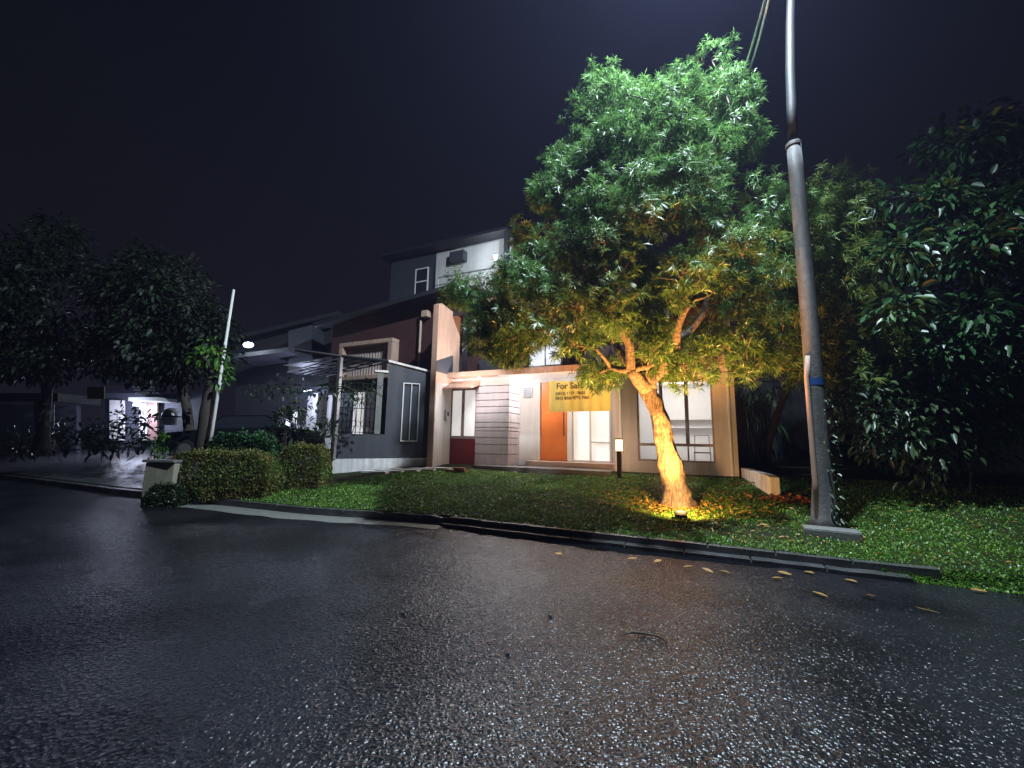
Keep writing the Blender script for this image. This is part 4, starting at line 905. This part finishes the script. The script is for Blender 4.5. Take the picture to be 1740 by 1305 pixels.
hedge('shrub', 'upright pale green shrub left of the thick tree trunk', 262, 286, 785, 738, 11.5, .4, 420, 'green_leaf', .10, .03, cat='shrub')

fp = PD(350, 790, 10.9); fp.z = gz(fp.x, fp.y); ft = PD(397, 494, 10.9)
fl = MB().tube([fp-Vector((0, 0, .1)), fp.lerp(ft, .5), ft], [.045, .04, .03], 12).tube([ft, ft+(ft-fp).normalized()*.04], [.04, .02], 12).tube([fp.lerp(ft, .70)+Vector((.03, -.03, 0)), fp.lerp(ft, .72)+Vector((.03, -.03, 0))], .03, 8)
o = fl.build('flagpole', M['frame_white'], smooth=True); tag(o, 'leaning plain white flagpole rising behind the hedge', 'flagpole')
gp0 = PD(240, 840, 9.4); z1 = PD(265, 785, 9.4).z
a = PD(240, 840, 9.2); b = PD(290, 840, 9.2); ax = (b-a); ax.z = 0; ay = Vector((-ax.y, ax.x, 0)).normalized()*.5
o = MB().prism([(a.x, a.y, 0), (b.x, b.y, 0), (b.x, b.y, z1), (a.x, a.y, z1)], ay*.9).build('beige_pier', M['beige'], bevel=.02); tag(o, 'short beige masonry pier at the left end of the hedge', 'pier')
o = MB().prism([(a.x-.05, a.y-.05, z1+.003), (b.x+.05, b.y-.05, z1+.003), (b.x+.05, b.y-.05, z1+.06), (a.x-.05, a.y-.05, z1+.06)], ay*1.0).build('pier_cap', M['concrete'], bpy.data.objects['beige_pier'] if False else None, bevel=.01)
o.parent = bpy.data.objects['beige_pier']

# ------------------------------------------------------------------ far-left lit house and carport
lh = empty('lit_house', PD(235, 765, 20), 'small house at the far left with a lit porch and a salmon door', 'house')
DL = 19.5
def PQ(mb, x0, x1, y0, y1, D, th_=.15): return mb.prism([PD(x0, y1, D), PD(x1, y1, D), PD(x1, y0, D), PD(x0, y0, D)], fh*th_)
PQ(MB(), 178, 345, 668, 790, DL+.6, .2).build('wall', M['wall_slate'], lh)
PQ(MB(), 236, 250, 684, 748, DL+.35, .2).build('wall', M['wall_white'], lh)
PQ(MB(), 186, 206, 680, 748, DL+.35, .2).build('wall', M['wall_white'], lh)
dl = PQ(MB(), 250.5, 267, 684, 748, DL+.33, .1).build('door', mat('salmon', (.30, .17, .15), .5, noise_amt=.1), lh)
PQ(MB(), 218, 269, 675, 681, DL-.5, 1.2).build('canopy', M['frame_white'], lh)
for k in range(3): PQ(MB(), 224+3*k, 258+3*k, 656+5*k, 659+5*k, DL-.2+.1*k, .2).build('louvre', M['frame_white'], lh)
MB().prism([PD(170, 655, DL-1), PD(350, 655, DL-1), PD(330, 615, DL+2), PD(190, 615, DL+2)], (0, 0, .12)).build('roof', M['roof'], lh)
pc = PD(232, 686, DL-.3); e_ = empty('porch_lamp', pc, 'glaring blue-white porch lamp of the far left house', 'lamp')
MB().tube([pc-Vector((0, 0, .10)), pc+Vector((0, 0, .10))], [.13, .10], 14).build('globe', M['bulb_white'], e_)
lamp('porch_glare', pc-Vector((0, 0, .2))-fh*.25, 330, (.66, .72, 1), e_, .12)
fc_ = empty('flat_carport', PD(40, 765, 15), 'flat-roofed dark carport at the left edge with one pale column', 'carport')
PQ(MB(), -60, 98, 668, 682, 15, 1.6).build('roof', M['concrete'], fc_)
PQ(MB(), 57, 78, 683, 775, 15.2, .3).build('column', M['concrete'], fc_, bevel=.02)
PQ(MB(), -60, 130, 672, 775, 20, .2).build('wall', M['wall_slate'], fc_)
sg = PQ(MB(), 148, 177, 657, 678, 14.0, .03).build('hanging_sign', M['sign_green'], bevel=.004); tag(sg, 'dim yellow-green board hanging under the dark trees', 'sign')
wp = PD(291, 708, 14.5); o = MB().tube([wp+Vector((0, 0, z)) for z in (-.3, -.27, -.1, .1, .24, .3)], [.12, .2, .27, .27, .2, .1], 18).build('water_jar', M['white_plastic'], smooth=True); tag(o, 'rounded white jar half hidden behind the tree trunk', 'jar')
MB().tube([wp+Vector((0, 0, -.02)), wp+Vector((0, 0, .03))], .275, 18).build('band', M['black_metal'], o)
for x, y0, y1, D, L_, lb in ((190, 700, 790, 16, .3, 'dark leaning garden plant left of the lit porch'), (232, 710, 790, 15.5, .34, 'broad dark plant standing before the salmon door'), (160, 730, 790, 15, .25, 'low dark plant in the far left garden, left of the lit porch'), (110, 725, 790, 14.5, .25, 'dark bush beside the pale carport column'), (30, 740, 790, 14, .22, 'dark low bush at the left edge under the flat carport')):
    b = PD(x, y1, D); b.z = .78; plant('garden_plant', lb, 'plant', b, [PD(x+random.uniform(-26, 26), random.uniform(y0, y1-25), D) for _ in range(9)], 16, L_, .05, 'dark_leaf', .2, 'dark garden plants at the far left', rb=.4)
pt = PD(68, 738, 14.8); o = MB().tube([pt+Vector((0, 0, -.16)), pt+Vector((0, 0, .12)), pt+Vector((0, 0, .14))], [.10, .16, .17], 14).build('plant_pot', M['white_plastic'], smooth=True); tag(o, 'small white plant pot at the foot of the pale column', 'pot')
# paved forecourt of the left houses (wet)
fcrt = MB(); P4 = [PZ(0, 800, .02)]
vs = []; XX = np.arange(-34, -12.9, 1.0); tt = np.arange(.2, 6.2, .5)
for x in XX:
    for t_ in tt: y = kerb_y(x)+t_; vs.append((x, y, gz(x, y)+.012))
nn = len(tt); fcrt.add(vs, [(i*nn+j, (i+1)*nn+j, (i+1)*nn+j+1, i*nn+j+1) for i in range(len(XX)-1) for j in range(nn-1)])
o = fcrt.build('driveway', M['concrete_wet'], smooth=True); tag(o, 'dark wet sloping forecourt of the far left houses', kind='structure')

# paving slabs between plinth and gate
for i in range(5):
    a = G(640+i*26, 803-i*1.5)
    o = MB().box(-.42, .42, -.17, .17, -.03, .035).build('stepping_slab', M['plinth'], bevel=.01); o.location = (a.x, min(a.y, 10.4), gz(a.x, min(a.y, 10.4))+.01); o.rotation_euler.z = R(4+i*2)
    tag(o, ('pale paving slab at the foot of the charcoal wall, number %s from the left end' % ('one', 'two', 'three', 'four', 'five')[i]) if False else ['leftmost pale slab of the row along the charcoal wall', 'second pale slab from the left along the charcoal wall', 'middle pale slab of the row along the charcoal wall', 'pale slab just left of the one nearest the red gate', 'pale slab of the row nearest the red gate'][i], 'paving slab', 'paving slabs along the charcoal wall')
bk = G(780, 803); 
for i, (dx, dy, dz, rz, lb) in enumerate(((-.25, 0, 0, 4, 'left flat brick on the ground before the red gate'), (.08, .03, 0, -6, 'right flat brick on the ground before the red gate'), (.02, 0, .07, 10, 'upper brick lying across two others before the red gate'))):
    o = MB().box(-.15, .15, -.08, .08, -.0, .065).build('brick', M['terracotta'], bevel=.006); o.location = (bk.x+dx, bk.y+dy, bk.z+dz+.0); o.rotation_euler.z = R(rz); tag(o, lb, 'brick', 'bricks before the red gate')

# ------------------------------------------------------------------ fallen leaves, twig, stones
def leaf_mesh(L_, W_, curl):
    V = []; n = 6
    for i in range(n+1):
        t_ = i/n; wd = W_*math.sin(math.pi*min(1, t_*.9+.06))**.8; z = curl*(math.sin(math.pi*t_)*.3+(2*t_-1)**2*.35)
        V += [(L_*(t_-.5), -wd, z+wd*.35), (L_*(t_-.5), 0, z), (L_*(t_-.5), wd, z+wd*.4)]
    f = [(3*i+k, 3*i+3+k, 3*i+4+k, 3*i+1+k) for i in range(n) for k in (0, 1)]
    return V, f
LP = [(772, 903, 'dead', 'on the kerb left of the puddle'), (950, 943, 'dead', 'lying by the puddle edge below the kerb'), (1075, 952, 'dead', 'leftmost of the leaves below the orange reflection'), (1118, 955, 'dead', 'right beside the orange reflection on the road'), (1170, 965, 'dead', 'left of a close pair near the kerb'), (1202, 972, 'dead', 'curled, right of a close pair near the kerb'),
      (1232, 973, 'dead', 'upright just below the kerb before the tree'), (1322, 984, 'dead', 'wide, left of the small orange one by the kerb'), (1333, 976, 'dead', 'small, standing tilted by the kerb'), (1375, 974, 'dead', 'greenish flat, nearest the kerb below the pole'), (1446, 988, 'dead', 'bright, below the concrete block'),
      (1393, 1012, 'dead', 'isolated with a stalk, on the open road below the pole'), (1476, 1015, 'orange', 'the one orange brown leaf among yellow ones'), (1663, 1006, 'dead', 'bright, far right by the road edge'), (1576, 1039, 'dead', 'thin straw-like, at the far right of the road')]
for x, y, c_, lb in LP:
    p = PZ(x, y, .012) if y > 940 else PZ(x, y, .15)
    V_, f_ = leaf_mesh(random.uniform(.10, .14) if 'thin' not in lb else .17, .028 if 'thin' not in lb else .008, random.uniform(.02, .07))
    o = MB().add(V_, f_).build('fallen_leaf', M['dead_leaf'] if c_ == 'dead' else M['orange_leaf'], smooth=True)
    if y < 960: p.z = .06 if y > 930 and p.y > 6.3 else p.z
    o.location = p; o.rotation_euler = (random.uniform(-.25, .25), random.uniform(-.25, .25), random.uniform(-.8, .8)); tag(o, ('yellow fallen leaf ' if c_ == 'dead' else 'curled fallen leaf, ')+lb, 'leaf', 'fallen leaves on the road')
# leaf litter on the lawn
n = 1500; ang = RNG.uniform(0, 2*np.pi, n); rr = np.abs(RNG.normal(0, 1.5, n)); X = tb.x+np.cos(ang)*rr*1.3; Y = tb.y-.2+np.sin(ang)*rr*.8
X = np.concatenate([X, RNG.uniform(-6, 5, 190)]); Y = np.concatenate([Y, RNG.uniform(6.8, 10.8, 190)]); ok = (Y > 6.75) & (Y < 10.9); X, Y = X[ok], Y[ok]; n = len(X)
Z = np.array([gz(a, b) for a, b in zip(X, Y)])+RNG.uniform(.025, .05, n)
Dd = rnd_dir(n); Dd[:, 2] *= .25
lt = quads('leaf_litter', broad_leaves(np.stack([X, Y, Z], 1), Dd, .085, .013), M['dead_leaf'], faces=BF, per=6); tag(lt, 'scattered yellow leaf litter on the lawn round the lit tree', 'leaf litter', kind='stuff')
pr = G(1338, 852); n = 130; P = np.stack([pr.x+RNG.normal(0, .22, n), pr.y+RNG.normal(0, .12, n), np.full(n, pr.z)+RNG.uniform(.01, .1, n)], 1); Dd = rnd_dir(n); Dd[:, 2] *= .4
o = quads('leaf_pile', broad_leaves(P, Dd, .12, .035), M['orange_leaf'], faces=BF, per=6); tag(o, 'small heap of reddish dead leaves at the end of the garden wall', 'leaf litter', kind='stuff')
a = PZ(1053, 1080, .012); b = PZ(1092, 1076, .012); c = PZ(1136, 1092, .012); d_ = PZ(1075, 1074, .03); e_ = PZ(1118, 1081, .02)
o = MB().tube([a, d_, b, e_, c], [.003, .007, .009, .008, .003], 6).build('twig', M['bark_dark'], smooth=True); tag(o, 'thin curved dark twig lying on the wet road', 'twig')
for x, y, lb in ((684, 1043, 'small dark stone on the road at left of centre'), (863, 1113, 'small dark stone nearest the bottom middle of the road'), (935, 1048, 'small dark stone right of the white reflection')):
    p = PZ(x, y, 0); bm = bmesh.new(); bmesh.ops.create_icosphere(bm, subdivisions=2, radius=.018)
    for v in bm.verts: v.co *= 1+.35*noise.noise(v.co*60+Vector((x, 0, 0))); v.co.z *= .7
    me = bpy.data.meshes.new('stone'); bm.to_mesh(me); bm.free(); me.shade_smooth(); o = link('road_stone', me, M['wall_slate']); o.location = (p.x, p.y, .010); tag(o, lb, 'stone', 'loose stones on the road')
a = G(1232, 824); o = MB(); limb(o, a+Vector((0, 0, .03)), a+Vector((.75, .02, .05)), .02, .008, .03, 6, 5); limb(o, a+Vector((.2, 0, .04)), a+Vector((.3, .05, .2)), .01, .004, .03, 5, 3)
o = o.build('fallen_branch', M['twig']); tag(o, 'short fallen branch on the lawn before the garden wall', 'branch')

# ------------------------------------------------------------------ damp night air
hz_m = bpy.data.materials.new('haze'); hz_m.use_nodes = True; t = hz_m.node_tree; t.nodes.clear()
pv = t.nodes.new('ShaderNodeVolumePrincipled'); pv.inputs['Color'].default_value = (.56, .56, 1, 1); pv.inputs['Density'].default_value = .0011; pv.inputs['Anisotropy'].default_value = .45
o_ = t.nodes.new('ShaderNodeOutputMaterial'); t.links.new(pv.outputs[0], o_.inputs['Volume'])
hz = MB().box(-45, 25, -12, 45, -1.3, 16).build('haze', hz_m); tag(hz, 'thin damp night air glowing round the street light', kind='stuff')
